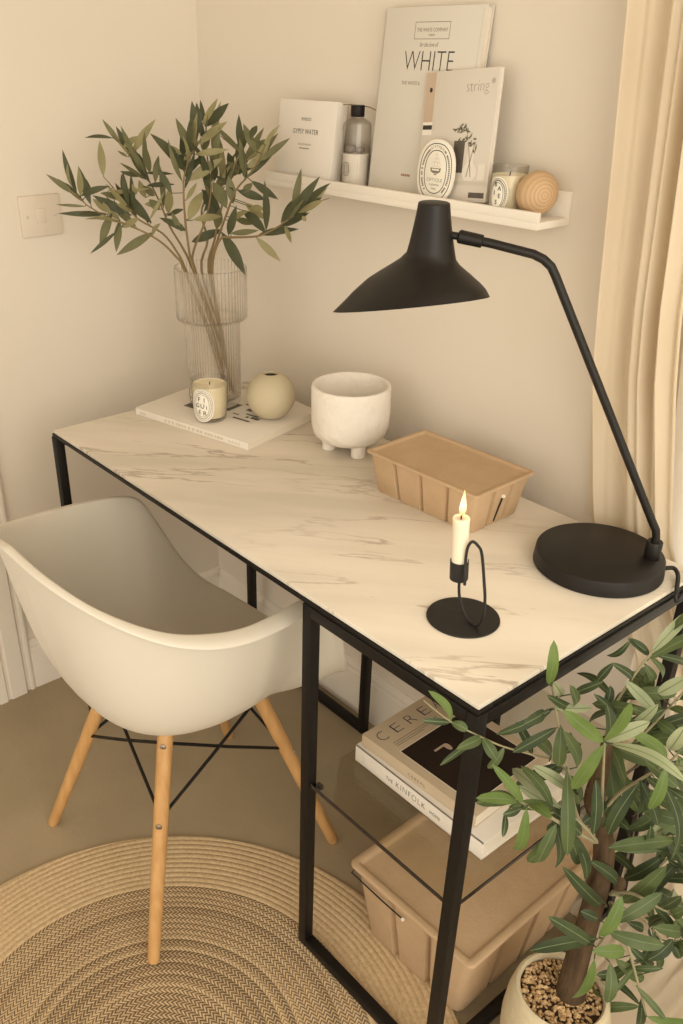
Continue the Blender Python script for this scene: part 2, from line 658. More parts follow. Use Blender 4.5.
def catmull(pts, rad, n):
    P, R = [], []
    for i in range(len(pts) - 1):
        p0, p1, p2, p3 = pts[max(i - 1, 0)], pts[i], pts[i + 1], pts[min(i + 2, len(pts) - 1)]
        for k in range(n):
            t = k / n
            P.append(0.5 * ((2 * p1) + (p2 - p0) * t + (2 * p0 - 5 * p1 + 4 * p2 - p3) * t * t + (3 * p1 - p0 - 3 * p2 + p3) * t ** 3))
            R.append(rad[i] * (1 - t) + rad[i + 1] * t)
    P.append(pts[-1])
    R.append(rad[-1])
    return P, R


def text_into(mb, body, size, origin, right, up, width=None, align='CENTER', thin=0.0, shear=0.0, thick=0.0003, space=1.0):
    """lettering laid flat on a surface: origin is the middle (or left) of the baseline"""
    cu = bpy.data.curves.new('lettering', 'FONT')
    cu.body = body
    cu.size = size
    cu.align_x = align
    cu.extrude = thick
    cu.offset = thin
    cu.shear = shear
    cu.space_character = space
    cu.resolution_u = 3
    o = bpy.data.objects.new('lettering_tmp', cu)
    COL.objects.link(o)
    dg = bpy.context.evaluated_depsgraph_get()
    me = bpy.data.meshes.new_from_object(o.evaluated_get(dg))
    bpy.data.objects.remove(o)
    r = Vector(right).normalized()
    u = Vector(up).normalized()
    n = r.cross(u).normalized()
    sx = 1.0
    if width and len(me.vertices):
        xs = [v.co.x for v in me.vertices]
        sx = width / max(1e-6, max(xs) - min(xs))
    o3 = Vector(origin)
    m = Matrix(((r.x * sx, u.x, n.x, o3.x), (r.y * sx, u.y, n.y, o3.y), (r.z * sx, u.z, n.z, o3.z), (0, 0, 0, 1)))
    mb.add_mesh(me, m)
    bpy.data.meshes.remove(me)
    bpy.data.curves.remove(cu)


def struct(o):
    o['kind'] = 'structure'
    return o


# ------------------------------------------------------------------ the room
WX, WY = -0.212, 0.535          # left wall, back wall
struct(MB().box((-0.35, -2.6, -0.12), (2.9, 0.7, 0.0)).build('floor', M['floor'], smooth=False))
struct(MB().box((WX - 0.12, -2.6, 0), (WX, WY + 0.12, 2.45)).build('wall_left', M['wall'], smooth=False))
wb = MB()
wb.box((WX, WY, 0), (1.02, WY + 0.12, 2.45))
wb.box((1.02, WY, 0), (2.4, WY + 0.12, 0.28))
wb.box((1.02, WY, 2.15), (2.4, WY + 0.12, 2.45))
wb.box((2.4, WY, 0), (2.9, WY + 0.12, 2.45))
struct(wb.build('wall_back', M['wall'], smooth=False))
wf = MB()
for lo, hi in (((1.02, WY + 0.03, 0.28), (1.07, WY + 0.08, 2.15)), ((2.35, WY + 0.03, 0.28), (2.4, WY + 0.08, 2.15)),
               ((1.07, WY + 0.03, 0.28), (2.35, WY + 0.08, 0.33)), ((1.07, WY + 0.03, 2.1), (2.35, WY + 0.08, 2.15)),
               ((1.69, WY + 0.035, 0.33), (1.73, WY + 0.075, 2.1)), ((1.07, WY + 0.035, 1.2), (2.35, WY + 0.075, 1.24))):
    wf.box(lo, hi, 0.004)
w1 = struct(wf.build('window_1', M['trim']))
MB().box((1.07, WY + 0.052, 0.33), (2.35, WY + 0.058, 2.1)).build('pane', M['pane'], w1, smooth=False)


def skirting(path, out, name):
    """profiled baseboard along a straight wall: path of two points, out = direction into the room"""
    prof = [(0, 0), (0.014, 0), (0.014, 0.082), (0.0125, 0.086), (0.0125, 0.094), (0.010, 0.099), (0.010, 0.106),
            (0.006, 0.112), (0.004, 0.119), (0, 0.12)]
    a, b = Vector(path[0]), Vector(path[1])
    o = Vector(out)
    mb = MB()
    mb.rings([[p + o * d + Vector((0, 0, z * 1.17)) for d, z in prof] for p in (a, b)])
    return struct(mb.build(name, M['trim'], angle=20))


skirting(((WX, -0.045, 0), (WX, WY, 0)), (1, 0, 0), 'baseboard_left')
skirting(((WX + 0.014, WY, 0), (2.9, WY, 0)), (0, -1, 0), 'baseboard_back')
# architrave of the doorway at the left edge
prof = [(0, 0), (0, 0.012), (0.006, 0.016), (0.012, 0.016), (0.016, 0.012), (0.022, 0.012), (0.028, 0.02), (0.066, 0.022), (0.07, 0.018),
        (0.076, 0.018), (0.08, 0.024), (0.1, 0.024), (0.1, 0)]
mb = MB()
mb.rings([[Vector((WX + d, -0.045 - y, z)) for y, d in prof] for z in (0, 2.05)])
struct(mb.build('trim_1', M['trim'], angle=20))

struct(MB().box((WX - 0.12, -2.6, 2.45), (2.9, WY + 0.12, 2.55)).build('ceiling', M['wall'], smooth=False))
# light switch on the left wall
sw = empty('light_switch', (WX, 0.1315, 1.0755), 'square white light switch with one rocker on the left wall', 'light switch')
MB().box((WX - 0.0005, 0.0865, 1.0755), (WX + 0.006, 0.1765, 1.1555), 0.003).build('switch_plate', M['switch'], sw)
rk = MB().box((WX + 0.005, 0.1205, 1.1015), (WX + 0.0075, 0.1415, 1.1305), 0.0015,
              mtx=None).build('rocker', M['switch'], sw)
for y in (0.101, 0.162):
    s = MB().lathe([(0.0034, 0), (0.0034, 0.0012), (0.002, 0.0018)], (WX + 0.0058, y, 1.1155), (1, 0, 0), 14)
    s.build('screw', M['ink_faint'], sw)

# round braided rug
RUGC = (0.85, -0.353)
rug = MB()
rug.lathe([(0.02, 0.0), (0.512, 0.0), (0.516, 0.003), (0.513, 0.0065), (0.50, 0.0072), (0.352, 0.0076), (0.2, 0.0074), (0.001, 0.0075)],
          (RUGC[0], RUGC[1], 0.0002), seg=96)
tag(rug.build('round_rug', M['rug'], loc=(0.830, -0.322, 0)), 'round braided jute rug with darker middle under the chair and desk', 'rug')

# ------------------------------------------------------------------ the desk
H, L, D, XM, XB, TB = 0.74, 1.113, 0.495, 0.791, 0.452, 0.0185
T = 0.7475
desk = empty('desk', (L / 2, D / 2, 0), 'long marble topped desk on black square steel legs with glass side shelf', 'desk')
PZ = H - 0.0065                 # flat steel rim that carries the marble
rim = MB()
for lo, hi in (((0.001, 0.002, PZ), (L - 0.003, 0.03, H)), ((0.001, D - 0.03, PZ), (L - 0.003, D, H)), ((0.001, 0.03, PZ), (0.03, D - 0.03, H)), ((L - 0.033, 0.03, PZ), (L - 0.003, D - 0.03, H))):
    rim.box(lo, hi, 0.0008)
rim.build('top_rim', M['black'], desk)
for lo, hi in (((XM + TB, 0, PZ - TB), (L - TB, TB, PZ)), ((L - TB, TB, PZ - TB), (L, D - TB, PZ)), ((XM, TB, PZ - TB), (XM + TB, D - TB, PZ)), ((TB, D - TB, PZ - TB), (XM, D, PZ)), ((0, TB, PZ - TB), (TB, D - TB, PZ))):
    MB().box(lo, hi, 0.0012).build('top_rail', M['black'], desk)
MB().box((0.005, 0.005, H), (L - 0.005, D - 0.003, T), 0.0012).build('marble_top', M['marble'], desk)


def leg(x, y, z0=0.0):
    MB().box((x, y, z0), (x + TB, y + TB, PZ), 0.0012).build('leg', M['black'], desk)


leg(0, 0, 0.004)
leg(XM, 0, 0.0079)
leg(L - TB, 0, 0.0079)
leg(0, D - TB)
leg(XB - TB, D - TB)
leg(XM, D - TB)
leg(L - TB, D - TB)
MB().lathe([(0.011, 0), (0.012, 0.002), (0.012, 0.005)], (TB / 2, TB / 2, 0), seg=20).build('foot_glide', M['black'], desk)


def rail(lo, hi):
    MB().box(lo, hi, 0.0015).build('floor_rail', M['black'], desk)


RZ = 0.0085
rail((XM + TB, 0, RZ), (L - TB, TB, RZ + TB))
rail((L - TB, TB, 0.0079), (L, D - TB, TB + 0.008))
rail((TB, D - TB, 0), (XB - TB, D, TB))
sh = MB().box((XM + 0.004, 0.006, 0.394), (L - 0.004, D - 0.006, 0.4)).build('glass_shelf', M['shelf_glass'], desk, smooth=False)
e = MB()
e.box((XM + 0.004, 0.0045, 0.3937), (L - 0.004, 0.0062, 0.4003))
e.box((L - 0.0042, 0.005, 0.3937), (L - 0.0025, D - 0.006, 0.4003))
e.build('shelf_edge', M['shelf_edge'], sh, smooth=False)
for x, y in ((XM + TB, 0.012), (L - TB - 0.012, TB), (XM + TB, D - 0.024), (L - TB - 0.012, D - TB - 0.012)):
    MB().box((x, y, 0.386), (x + 0.012, y + 0.012, 0.3939), 0.001).build('shelf_peg', M['black'], desk)

# ------------------------------------------------------------------ the chair
CX, CY = 0.453, -0.005
chair = empty('armchair', (CX, CY, 0), 'white moulded plastic armchair on splayed wooden legs tucked under the desk', 'chair')
# rim: sideways, forward, height - from the middle of the back round to the middle of the front
front = [(0.236, 0.175, 0.49), (0.212, 0.208, 0.437), (0.16, 0.230, 0.418), (0.08, 0.24, 0.41), (0.0, 0.243, 0.408)]
right = [(0.0, -0.283, 0.786), (0.10, -0.276, 0.770), (0.18, -0.240, 0.737), (0.236, -0.17, 0.698), (0.264, -0.08, 0.676), (0.270, 0.0, 0.674),
         (0.266, 0.06, 0.674), (0.259, 0.105, 0.654), (0.249, 0.14, 0.578)] + front
left = [(0.0, -0.283, 0.786), (0.10, -0.268, 0.762), (0.18, -0.226, 0.724), (0.236, -0.155, 0.694), (0.264, -0.07, 0.674), (0.270, 0.0, 0.664),
        (0.266, 0.06, 0.656), (0.259, 0.105, 0.634), (0.249, 0.14, 0.566)] + front
YAWC = math.radians(3.0)


def rim_half(pts, sgn):
    p_, _ = catmull([Vector(q) for q in pts], [0] * len(pts), 5)
    out = []
    for q in p_:
        x_, y_ = q.x * sgn, q.y
        out.append(Vector((x_ * math.cos(YAWC) - y_ * math.sin(YAWC), x_ * math.sin(YAWC) + y_ * math.cos(YAWC), q.z)))
    return out


rimpts = rim_half(right, 1) + list(reversed(rim_half(left, -1)[1:-1]))
TR = [0.0, 0.2, 0.4, 0.56, 0.68, 0.77, 0.84, 0.895, 0.93, 0.955, 0.975]
GR = [0.0, 0.004, 0.016, 0.06, 0.15, 0.29, 0.47, 0.68, 0.84, 0.935, 0.985]
ZC = 0.398
def shell_pt(rp, t, g, off=0.0):
    c = Vector((0, -0.015, ZC))
    x = c.x + (rp.x - c.x) * t
    y = c.y + (rp.y - c.y) * t
    z = ZC + (rp.z - ZC) * g
    return Vector((CX + x, CY + y, z))
sh = MB()
rr = [[shell_pt(rp, t, g) for rp in rimpts] for t, g in zip(TR[1:], GR[1:])]
for o_, dz in ((-0.004, 0.001), (0.003, 0.0), (0.010, -0.002), (0.016, -0.006), (0.0185, -0.0105)):
    row = []
    for rp in rimpts:
        rad_ = Vector((rp.x, rp.y + 0.015, 0)).normalized()
        k_ = (0.35 + 0.65 * max(0.0, min(1.0, (rp.z - 0.45) / 0.2))) * (0.55 + 0.65 * max(0.0, min(1.0, (rp.y + 0.24) / 0.14)))
        row.append(Vector((CX, CY, 0)) + rp + rad_ * o_ * k_ + Vector((0, 0, dz * k_)))
    rr.append(row)
sh.rings(rr, True, False)
shell = sh.build('seat_shell', M['shell'], chair, angle=60)
bmf = bmesh.new(); bmf.from_mesh(shell.data)
up_f = [f for f in bmf.faces if len(f.verts) > 4]
if up_f and up_f[0].normal.z < 0:
    bmesh.ops.reverse_faces(bmf, faces=bmf.faces[:])
bmf.to_mesh(shell.data); bmf.free()
sd = shell.modifiers.new('thickness', 'SOLIDIFY')
sd.thickness = 0.006
sd.offset = -1
ss = shell.modifiers.new('smooth', 'SUBSURF')
ss.levels = 1
ss.render_levels = 2

feet = [Vector((0.665, -0.228, 0.0)), Vector((0.249, -0.219, 0.0)), Vector((0.258, 0.228, 0.0)), Vector((0.652, 0.208, 0.0))]
FLOORZ = [0.0078, 0.0005, 0.0005, 0.0005]
tops = [Vector((CX + sx * 0.096, CY + sy_ * 0.096, 0.3895)) for sx, sy_ in ((1, -1), (-1, -1), (-1, 1), (1, 1))]
feet[0].z, feet[1].z, feet[2].z, feet[3].z = FLOORZ
legp = []
for f, t in zip(feet, tops):
    lg = MB().tube([f, f + (t - f) * 0.02, f + (t - f) * 0.5, t], [0.0098, 0.0112, 0.0132, 0.0140], seg=20)
    lo = lg.build('leg', M['wood'], chair)
    for k in (0.955, 0.615):
        p = f + (t - f) * k
        outd = Vector((f.x - CX, f.y - CY, 0)).normalized()
        camd = Vector((CAM.x - p.x, CAM.y - p.y, 0)).normalized()
        dd = outd
        MB().lathe([(0.0058, 0), (0.0058, 0.0015), (0.0035, 0.0028), (0.001, 0.0028)], p + dd * (0.0125 + 0.0012 * k), dd, 16).build('screw', M['steel'], lo)
    legp.append((f, t))
br = MB()
for i in range(4):
    f, t = legp[i]
    low = f + (t - f) * 0.63
    for j in ((i + 1) % 4, (i - 1) % 4):
        f2, t2 = legp[j]
        hi = f2 + (t2 - f2) * 0.95
        b_ = MB().tube([low, low + (hi - low) * 0.5 + Vector((0, 0, -0.002)), hi], 0.0031, seg=8)
        b_.build('brace', M['black'], chair)
hub = MB()
for i in range(4):
    dz_ = Vector((0, 0, -0.005))
    hub.tube([tops[i] + dz_, tops[(i + 1) % 4] + dz_], 0.004, seg=8)
    hub.tube([tops[i] + dz_, tops[i] * 0.55 + Vector((CX, CY, 0.3895)) * 0.45 + dz_], 0.004, seg=8)
hub.build('mounting_frame', M['black'], chair)


# ------------------------------------------------------------------ moulded boxes with lids
def pulp_box(name, label, cx, cy, z0, ang, lx, ly, hh, taper, nx, ny, groove, cord=None):
    """lx, ly are the lid; nx, ny how many panels along each side"""
    root = empty(name, (cx, cy, z0), label, 'box')
    mtx = Matrix.Translation((cx, cy, z0)) @ Matrix.Rotation(ang, 4, 'Z')
    k = groove

    def outline(wx, wy, depth):
        pts = []
        rc = k * 1.6

        def side(n, ln):
            out = [(-ln / 2 + rc, 0.0)]
            for i in range(1, n):
                p = -ln / 2 + ln * i / n
                out += [(p - k * 0.95, 0.0), (p - k * 0.5, depth), (p + k * 0.5, depth), (p + k * 0.95, 0.0)]
            out.append((ln / 2 - rc, 0.0))
            return out
        for s, d in side(nx, wx):
            pts.append((s, -wy / 2 + d))
        pts.append((wx / 2 - rc * 0.3, -wy / 2 + rc * 0.3))
        for s, d in side(ny, wy):
            pts.append((wx / 2 - d, s))
        pts.append((wx / 2 - rc * 0.3, wy / 2 - rc * 0.3))
        for s, d in side(nx, wx):
            pts.append((-s, wy / 2 - d))
        pts.append((-wx / 2 + rc * 0.3, wy / 2 - rc * 0.3))
        for s, d in side(ny, wy):
            pts.append((-wx / 2 + d, -s))
        pts.append((-wx / 2 + rc * 0.3, -wy / 2 + rc * 0.3))
        return pts
    hb = hh - 0.035 * hh
    bx, by = lx - k * 2.0, ly - k * 2.0
    rr = []
    for t, ins in ((0.0, 1.12), (0.03, 1.0), (0.5, 0.52), (0.93, 0.08), (1.0, 0.0)):
        z = hb * t
        o = outline(bx - 2 * taper * ins, by - 2 * taper * ins, k * (1.5 if t < 0.9 else 1.2))
        rr.append([mtx @ Vector((x, y, z)) for x, y in o])
    b = MB().rings(rr)
    b.build('box_body', M['kraft'], root, angle=50)

    def rrect(wx, wy, r, n=5):
        out = []
        for qx, qy, a0 in ((1, -1, -PI / 2), (1, 1, 0), (-1, 1, PI / 2), (-1, -1, PI)):
            for i in range(n + 1):
                a = a0 + PI / 2 * i / n
                out.append((qx * (wx / 2 - r) + r * math.cos(a), qy * (wy / 2 - r) + r * math.sin(a)))
        return out
    ld = MB()
    lr = []
    e = k * 1.45
    for ins, z in ((0.6 * e, hb + 0.0002), (0.05 * e, hb + 0.0002), (0, hb + 0.2 * e), (0.02 * e, hb + 0.5 * e), (0.15 * e, hb + 0.62 * e), (0.95 * e, hb + 0.62 * e), (1.15 * e, hb + 0.45 * e), (1.3 * e, hb + 0.22 * e), (1.6 * e, hb + 0.16 * e), (2.4 * e, hb + 0.16 * e), (5 * e, hb + 0.18 * e)):
        lr.append([mtx @ Vector((x, y, z)) for x, y in rrect(lx - 2 * ins, ly - 2 * ins, max(k * 1.4 - ins * 0.5, k * 0.4))])
    ld.rings(lr)
    ld.build('lid', M['kraft'], root, angle=50)
    if cord:
        pts, rad = cord
        cb = MB().tube([mtx @ Vector(p) for p in pts], rad, seg=8)
        co = cb.build('elastic_cord', M['cable'], root)
        endp = mtx @ Vector(pts[-1])
        MB().lathe([(rad * 1.3, -rad), (rad * 2.2, -rad), (rad * 2.2, rad), (rad * 1.3, rad)], endp, (mtx.to_3x3() @ Vector((0, 0, 1))).normalized() * 0.3 + (mtx.to_3x3() @ Vector(cord[0][0] if False else (0, -1, 0))), 14).build('eyelet', M['label'], co, label='white eyelet')
    return root


bang = math.radians(1.2)
pulp_box('storage_box', 'small brown moulded pulp box with lid on the marble desk behind the candle', 0.7155, 0.3755, T + 0.0003, bang, 0.240, 0.148, 0.0735, 0.011, 4, 3, 0.0048,
         cord=([(0.1050, -0.004, 0.006), (0.1100, -0.002, 0.030), (0.1145, 0.001, 0.052)], 0.0014))
pulp_box('storage_box', 'large brown moulded pulp box with lid on the floor below the glass shelf', 0.9615, 0.2745, 0.0079, math.radians(1.2), 0.272, 0.385, 0.179, 0.021, 3, 4, 0.0085,
         cord=([(-0.134, -0.150, 0.157), (-0.1325, -0.187, 0.153), (-0.06, -0.188, 0.151), (-0.01, -0.1865, 0.149)], 0.0014))


# ------------------------------------------------------------------ books
def book(name, label, cat, P0, ex, ey, ez, w, h, t, cover, pages=None, spine='left', hard=True, group=None, over=0.003):
    """P0 a corner; ex along width, ey along height, ez through the thickness (front cover at ez = t)"""
    ex, ey, ez = Vector(ex).normalized(), Vector(ey).normalized(), Vector(ez).normalized()
    P0 = Vector(P0)
    root = empty(name, P0 + ex * (w / 2) + ey * (h / 2), label, cat, group)
    mtx = Matrix(((ex.x, ey.x, ez.x, P0.x), (ex.y, ey.y, ez.y, P0.y), (ex.z, ey.z, ez.z, P0.z), (0, 0, 0, 1)))
    ct = 0.0022 if hard else 0.0007
    c = MB()
    c.box((0, 0, 0), (w, h, ct), 0.0005, mtx)
    c.box((0, 0, t - ct), (w, h, t), 0.0005, mtx)
    if spine == 'left':
        c.box((0, 0, 0), (ct, h, t), 0.0005, mtx)
        lo, hi = (ct * 1.1, over, ct), (w - over, h - over, t - ct)
    elif spine == 'bottom':
        c.box((0, 0, 0), (w, ct, t), 0.0005, mtx)
        lo, hi = (over, ct * 1.1, ct), (w - over, h - over, t - ct)
    elif spine == 'right':
        c.box((w - ct, 0, 0), (w, h, t), 0.0005, mtx)
        lo, hi = (over, over, ct), (w - ct * 1.1, h - over, t - ct)
    c.build('cover', cover, root)
    MB().box(lo, hi, 0, mtx).build('pages', pages or M['pages'], root, smooth=False)
    return root, mtx


def flat(mb, mtx, pts, z, th=0.00015):
    mb.poly([mtx @ Vector((x, y, z)) for x, y in pts], th, (mtx.to_3x3() @ Vector((0, 0, 1))))


def rect(mb, mtx, x0, y0, x1, y1, z, th=0.00015):
    flat(mb, mtx, [(x0, y0), (x1, y0), (x1, y1), (x0, y1)], z, th)


def txt(mb, mtx, body, size, x, y, z, **kw):
    r3 = mtx.to_3x3()
    text_into(mb, body, size, mtx @ Vector((x, y, z)), r3 @ Vector((1, 0, 0)), r3 @ Vector((0, 1, 0)), thick=0.00012, **kw)


# ---- the book lying on the desk under the vase
bx = (Vector((0.333, 0.246, 0)) - Vector((0.033, 0.178, 0)))
bxn = bx.normalized()
byn = Vector((-bxn.y, bxn.x, 0))
BT = 0.0155
root, mt = book('book', 'white softcover book lying on the desk under the ribbed glass vase', 'book',
                (0.033, 0.178, T + 0.0003), bxn, byn, (0, 0, 1), bx.length, 0.226, BT, M['paper'], spine='bottom', hard=False, over=0.001)
w_ = bx.length
ph = MB()
rect(ph, mt, 0.105, 0.105, 0.165, 0.150, BT)
rect(ph, mt, 0.168, 0.155, 0.212, 0.203, BT)
rect(ph, mt, 0.070, 0.070, 0.112, 0.110, BT)
ph.build('cover_photo', M['photo_grey'], root, label='dark printed photographs')
ph = MB()
rect(ph, mt, 0.172, 0.075, 0.250, 0.150, BT)
ph.build('cover_photo', M['photo_light'], root, label='pale printed photograph')
ph = MB()
for (a, b_, c, d) in ((0.190, 0.130, 0.205, 0.142), (0.205, 0.112, 0.236, 0.118), (0.215, 0.098, 0.222, 0.106), (0.226, 0.100, 0.247, 0.110), (0.195, 0.082, 0.238, 0.088), (0.180, 0.1, 0.196, 0.104)):
    rect(ph, mt, a, b_, c, d, BT + 0.00016)
ph.build('cover_photo', M['photo_grey'], root, label='dark shapes in the photograph')
le = MB()
for i in range(4):
    rect(le, mt, 0.045 + i * 0.017, 0.170, 0.051 + i * 0.017, 0.178, BT)
for i in range(3):
    rect(le, mt, 0.130, 0.055 - i * 0.007, 0.185, 0.057 - i * 0.007, BT)
# spine marks, embossed and too worn to read
sp = Matrix(((bxn.x, 0, -byn.x, 0), (bxn.y, 0, -byn.y, 0), (0, 1, 0, 0), (0, 0, 0, 1)))
spm = Matrix.Translation(mt @ Vector((0, 0, 0))) @ Matrix(((bxn.x, 0, -byn.x, 0), (bxn.y, 0, -byn.y, 0), (bxn.z, 1, 0, 0), (0, 0, 0, 1)))
x = 0.085
random.seed(3)
while x < 0.245:
    ww = random.uniform(0.004, 0.009)
    rect(le, spm, x, 0.0045, x + ww, 0.0105, 0.0)
    x += ww + random.choice((0.0018, 0.0018, 0.005))
for i in range(4):
    rect(le, spm, 0.258 + i * 0.008, 0.005, 0.263 + i * 0.008, 0.009, 0.0)
rect(le, spm, 0.012, 0.005, 0.03, 0.0085, 0.0)
le.build('lettering', M['ink_faint'], root)

# ---- two books on the glass shelf
GZ = 0.4006
kx0, kx1, ky = 0.815, 1.081, 0.0965
LT, UT = 0.0335, 0.0225
root, mt = book('book', 'thick cream book with serif spine title, lowest on the glass shelf', 'book',
                (kx0, ky, GZ), (1, 0.0, 0), (0, 1, 0), (0, 0, 1), kx1 - kx0, 0.205, LT, M['paper'], spine='bottom')
spm = Matrix(((1, 0, 0, kx0), (0, 0, -1, ky), (0, 1, 0, GZ), (0, 0, 0, 1)))
le = MB()
txt(le, spm, 'KINFOLK', 0.0165, 0.1235, 0.0115, 0.0, width=0.062, space=1.15, thin=-0.0003)
txt(le, spm, 'THE', 0.0100, 0.0785, 0.0120, 0.0, width=0.0145, space=1.2)
txt(le, spm, 'HOME', 0.0090, 0.1745, 0.0120, 0.0, width=0.021, space=1.2)
le.build('lettering', M['ink'], root)
le = MB()
rect(le, spm, 0.0175, 0.007, 0.0185, 0.024, 0.0)
rect(le, spm, 0.0215, 0.007, 0.0222, 0.024, 0.0)
le.build('publisher_mark', M['ink_faint'], root)
ux, uy = 0.8215, 0.1035
a = math.radians(1.5)
uw, uh = 0.232, 0.184
root, mt = book('book', 'beige magazine with blue lettering and a dark cover photo, on top of the cream book', 'book',
                (ux, uy, GZ + LT + 0.0003), (math.cos(a), math.sin(a), 0), (-math.sin(a), math.cos(a), 0), (0, 0, 1), uw, uh, UT, M['beige_cover'], spine='bottom', hard=False, over=0.001)
ph = MB()
rect(ph, mt, 0.068, 0.017, 0.214, 0.166, UT)
ph.build('cover_photo', M['dark_photo'], root, label='dark brown cover photograph')
ph = MB()
c0 = Vector((0.107, 0.082))
flat(ph, mt, [(c0.x + 0.010 * math.cos(t) * (1 if math.cos(t) > 0 else 0.7), c0.y + 0.005 * math.sin(t)) for t in [2 * PI * i / 18 for i in range(18)]], UT + 0.0002)
rect(ph, mt, 0.10, 0.058, 0.104, 0.080, UT + 0.0002)
ph.build('photo_detail', M['photo_wood'], root)
# border line round the photograph
ph = MB()
for r4 in ((0.0668, 0.0158, 0.2152, 0.017), (0.0668, 0.166, 0.2152, 0.1672), (0.0668, 0.017, 0.068, 0.166), (0.214, 0.017, 0.2152, 0.166)):
    rect(ph, mt, *r4, UT)
ph.build('photo_border', M['photo_light'], root)
M['ink_blue'] = mat('navy_printing_ink', rgb(40, 42, 72), 0.7, var=0.05)
le = MB()
r3 = mt.to_3x3()
for i, ch in enumerate('CEREAL'):
    text_into(le, ch, 0.031, mt @ Vector((0.035, 0.020 + i * 0.0325, UT)), r3 @ Vector((0, 1, 0)), r3 @ Vector((-1, 0, 0)), thick=0.00012, width=0.0165 if ch != 'A' else 0.021, thin=-0.0007)
le.build('lettering', M['ink_blue'], root)
le = MB()
for i, xx in enumerate((0.047, 0.0515, 0.0555)):
    rect(le, mt, xx, 0.022, xx + 0.0012, 0.125 - i * 0.02, UT)
spu = Matrix(((math.cos(a), 0, math.sin(a), ux), (math.sin(a), 0, -math.cos(a), uy), (0, 1, 0, GZ + LT + 0.0003), (0, 0, 0, 1)))
txt(le, spu, 'CEREAL', 0.009, 0.118, 0.006, 0.0, width=0.036, space=1.2)
le.build('lettering', M['ink_soft'], root)

# ------------------------------------------------------------------ picture ledge and what stands on it
LX0, LX1, LYF, LZ = 0.119, 0.769, 0.455, 1.1835
ledge = empty('picture_ledge', ((LX0 + LX1) / 2, WY, LZ), 'long white picture ledge on the back wall above the desk', 'shelf')
MB().box((LX0, LYF, LZ), (LX1, WY, LZ + 0.0105), 0.001).build('shelf_board', M['ledge'], ledge)
MB().box((LX0, LYF, LZ + 0.0102), (LX1, LYF + 0.008, 1.2075), 0.001).build('front_lip', M['ledge'], ledge)
MB().box((LX0, WY - 0.008, LZ + 0.0102), (LX1, WY, 1.2305), 0.001).build('back_board', M['ledge'], ledge)
SZ = LZ + 0.0108


def leaning(px0, yb, yt, zt):
    """up vector of something that stands at yb and leans to yt at height zt"""
    u = Vector((0, yt - yb, zt - SZ)).normalized()
    return u, (zt - SZ) / u.z


# white book (largest, at the back)
u, ln = leaning(0, 0.4915, 0.5175, 1.4705)
nrm = Vector((1, 0, 0)).cross(u)          # towards the room
tk = 0.0155
w_ = 0.214
P0 = Vector((0.3725, 0.4915, SZ + 0.0018)) - nrm * tk
root, mt = book('book', 'tall white hardback lettered WHITE, leaning at the back of the ledge', 'book', P0, (1, 0, 0), u, nrm, w_, ln, tk, M['white_cover'], spine='left')
le = MB()
txt(le, mt, 'WHITE', 0.042, 0.1075, ln - 0.0895, tk, width=0.107, thin=-0.0008)
le.build('lettering', M['ink'], root)
le = MB()
txt(le, mt, 'THE WHITE COMPANY', 0.0075, 0.1075, ln - 0.0345, tk, width=0.066)
txt(le, mt, 'LONDON', 0.004, 0.1075, ln - 0.0405, tk, width=0.013)
txt(le, mt, 'for the love of', 0.0095, 0.1035, ln - 0.0555, tk, width=0.040, shear=0.3)
txt(le, mt, 'THE WHITE &', 0.0078, 0.074, ln - 0.110, tk, width=0.041)
for r4 in ((0.070, ln - 0.045, 0.145, ln - 0.0442), (0.070, ln - 0.0216, 0.145, ln - 0.0208), (0.070, ln - 0.045, 0.0708, ln - 0.0208), (0.1442, ln - 0.045, 0.145, ln - 0.0208)):
    rect(le, mt, *r4, tk)
le.build('lettering', M['ink_soft'], root)
le = MB()
for i in range(5):
    rect(le, mt, 0.078 + i * 0.0042, 0.030, 0.081 + i * 0.0042, 0.0335, tk)
le.build('small_print', M['ink_red'], root)
le = MB()
rect(le, mt, 0.2065, 0.004, 0.2078, ln - 0.004, tk)
le.build('hinge_crease', M['ink_faint'], root)

# magazine in front of it
u, ln = leaning(0, 0.4775, 0.4995, 1.3805)
nrm = Vector((1, 0, 0)).cross(u)
tk = 0.0075
w_ = 0.148
P0 = Vector((0.503, 0.4775, SZ + 0.0018)) - nrm * tk
ux_ = (Vector((1, 0, 0)) + u * 0.07).normalized()
u = (u - Vector((1, 0, 0)) * 0.07).normalized()
root, mt = book('magazine', 'pale grey string magazine with a vase photo, leaning in front of the white book', 'magazine', P0, ux_, u, nrm, w_, ln, tk, M['grey_cover'], M['paper'], spine='left', hard=False, over=0.0008)
le = MB()
txt(le, mt, 'string', 0.0235, 0.1065, ln - 0.031, tk, width=0.043, thin=-0.0006)
txt(le, mt, '®', 0.010, 0.1362, ln - 0.0215, tk)
le.build('lettering', M['ink_soft'], root)
ph = MB()
rect(ph, mt, 0.001, ln - 0.072, 0.021, ln - 0.001, tk)
ph.build('cover_photo', M['photo_wood'], root, label='wooden panel in the photograph')
ph = MB()
rect(ph, mt, 0.0215, ln - 0.085, 0.029, ln - 0.001, tk)
rect(ph, mt, 0.066, 0.024, 0.146, 0.030, tk)
ph.build('cover_photo', M['ink_faint'], root, label='shadow and shelf in the photograph')
ph = MB()
flat(ph, mt, [(0.0125 + 0.003 * math.cos(t), ln - 0.026 + 0.0036 * math.sin(t)) for t in [2 * PI * i / 14 for i in range(14)]], tk + 0.0002)
rect(ph, mt, 0.002, ln - 0.083, 0.0215, ln - 0.0765, tk)
ph.build('cover_photo', M['ink'], root, label='black dots in the photograph')
ph = MB()
rect(ph, mt, 0.002, ln - 0.0765, 0.0215, ln - 0.072, tk)
rect(ph, mt, 0.002, ln - 0.091, 0.0215, ln - 0.083, tk)
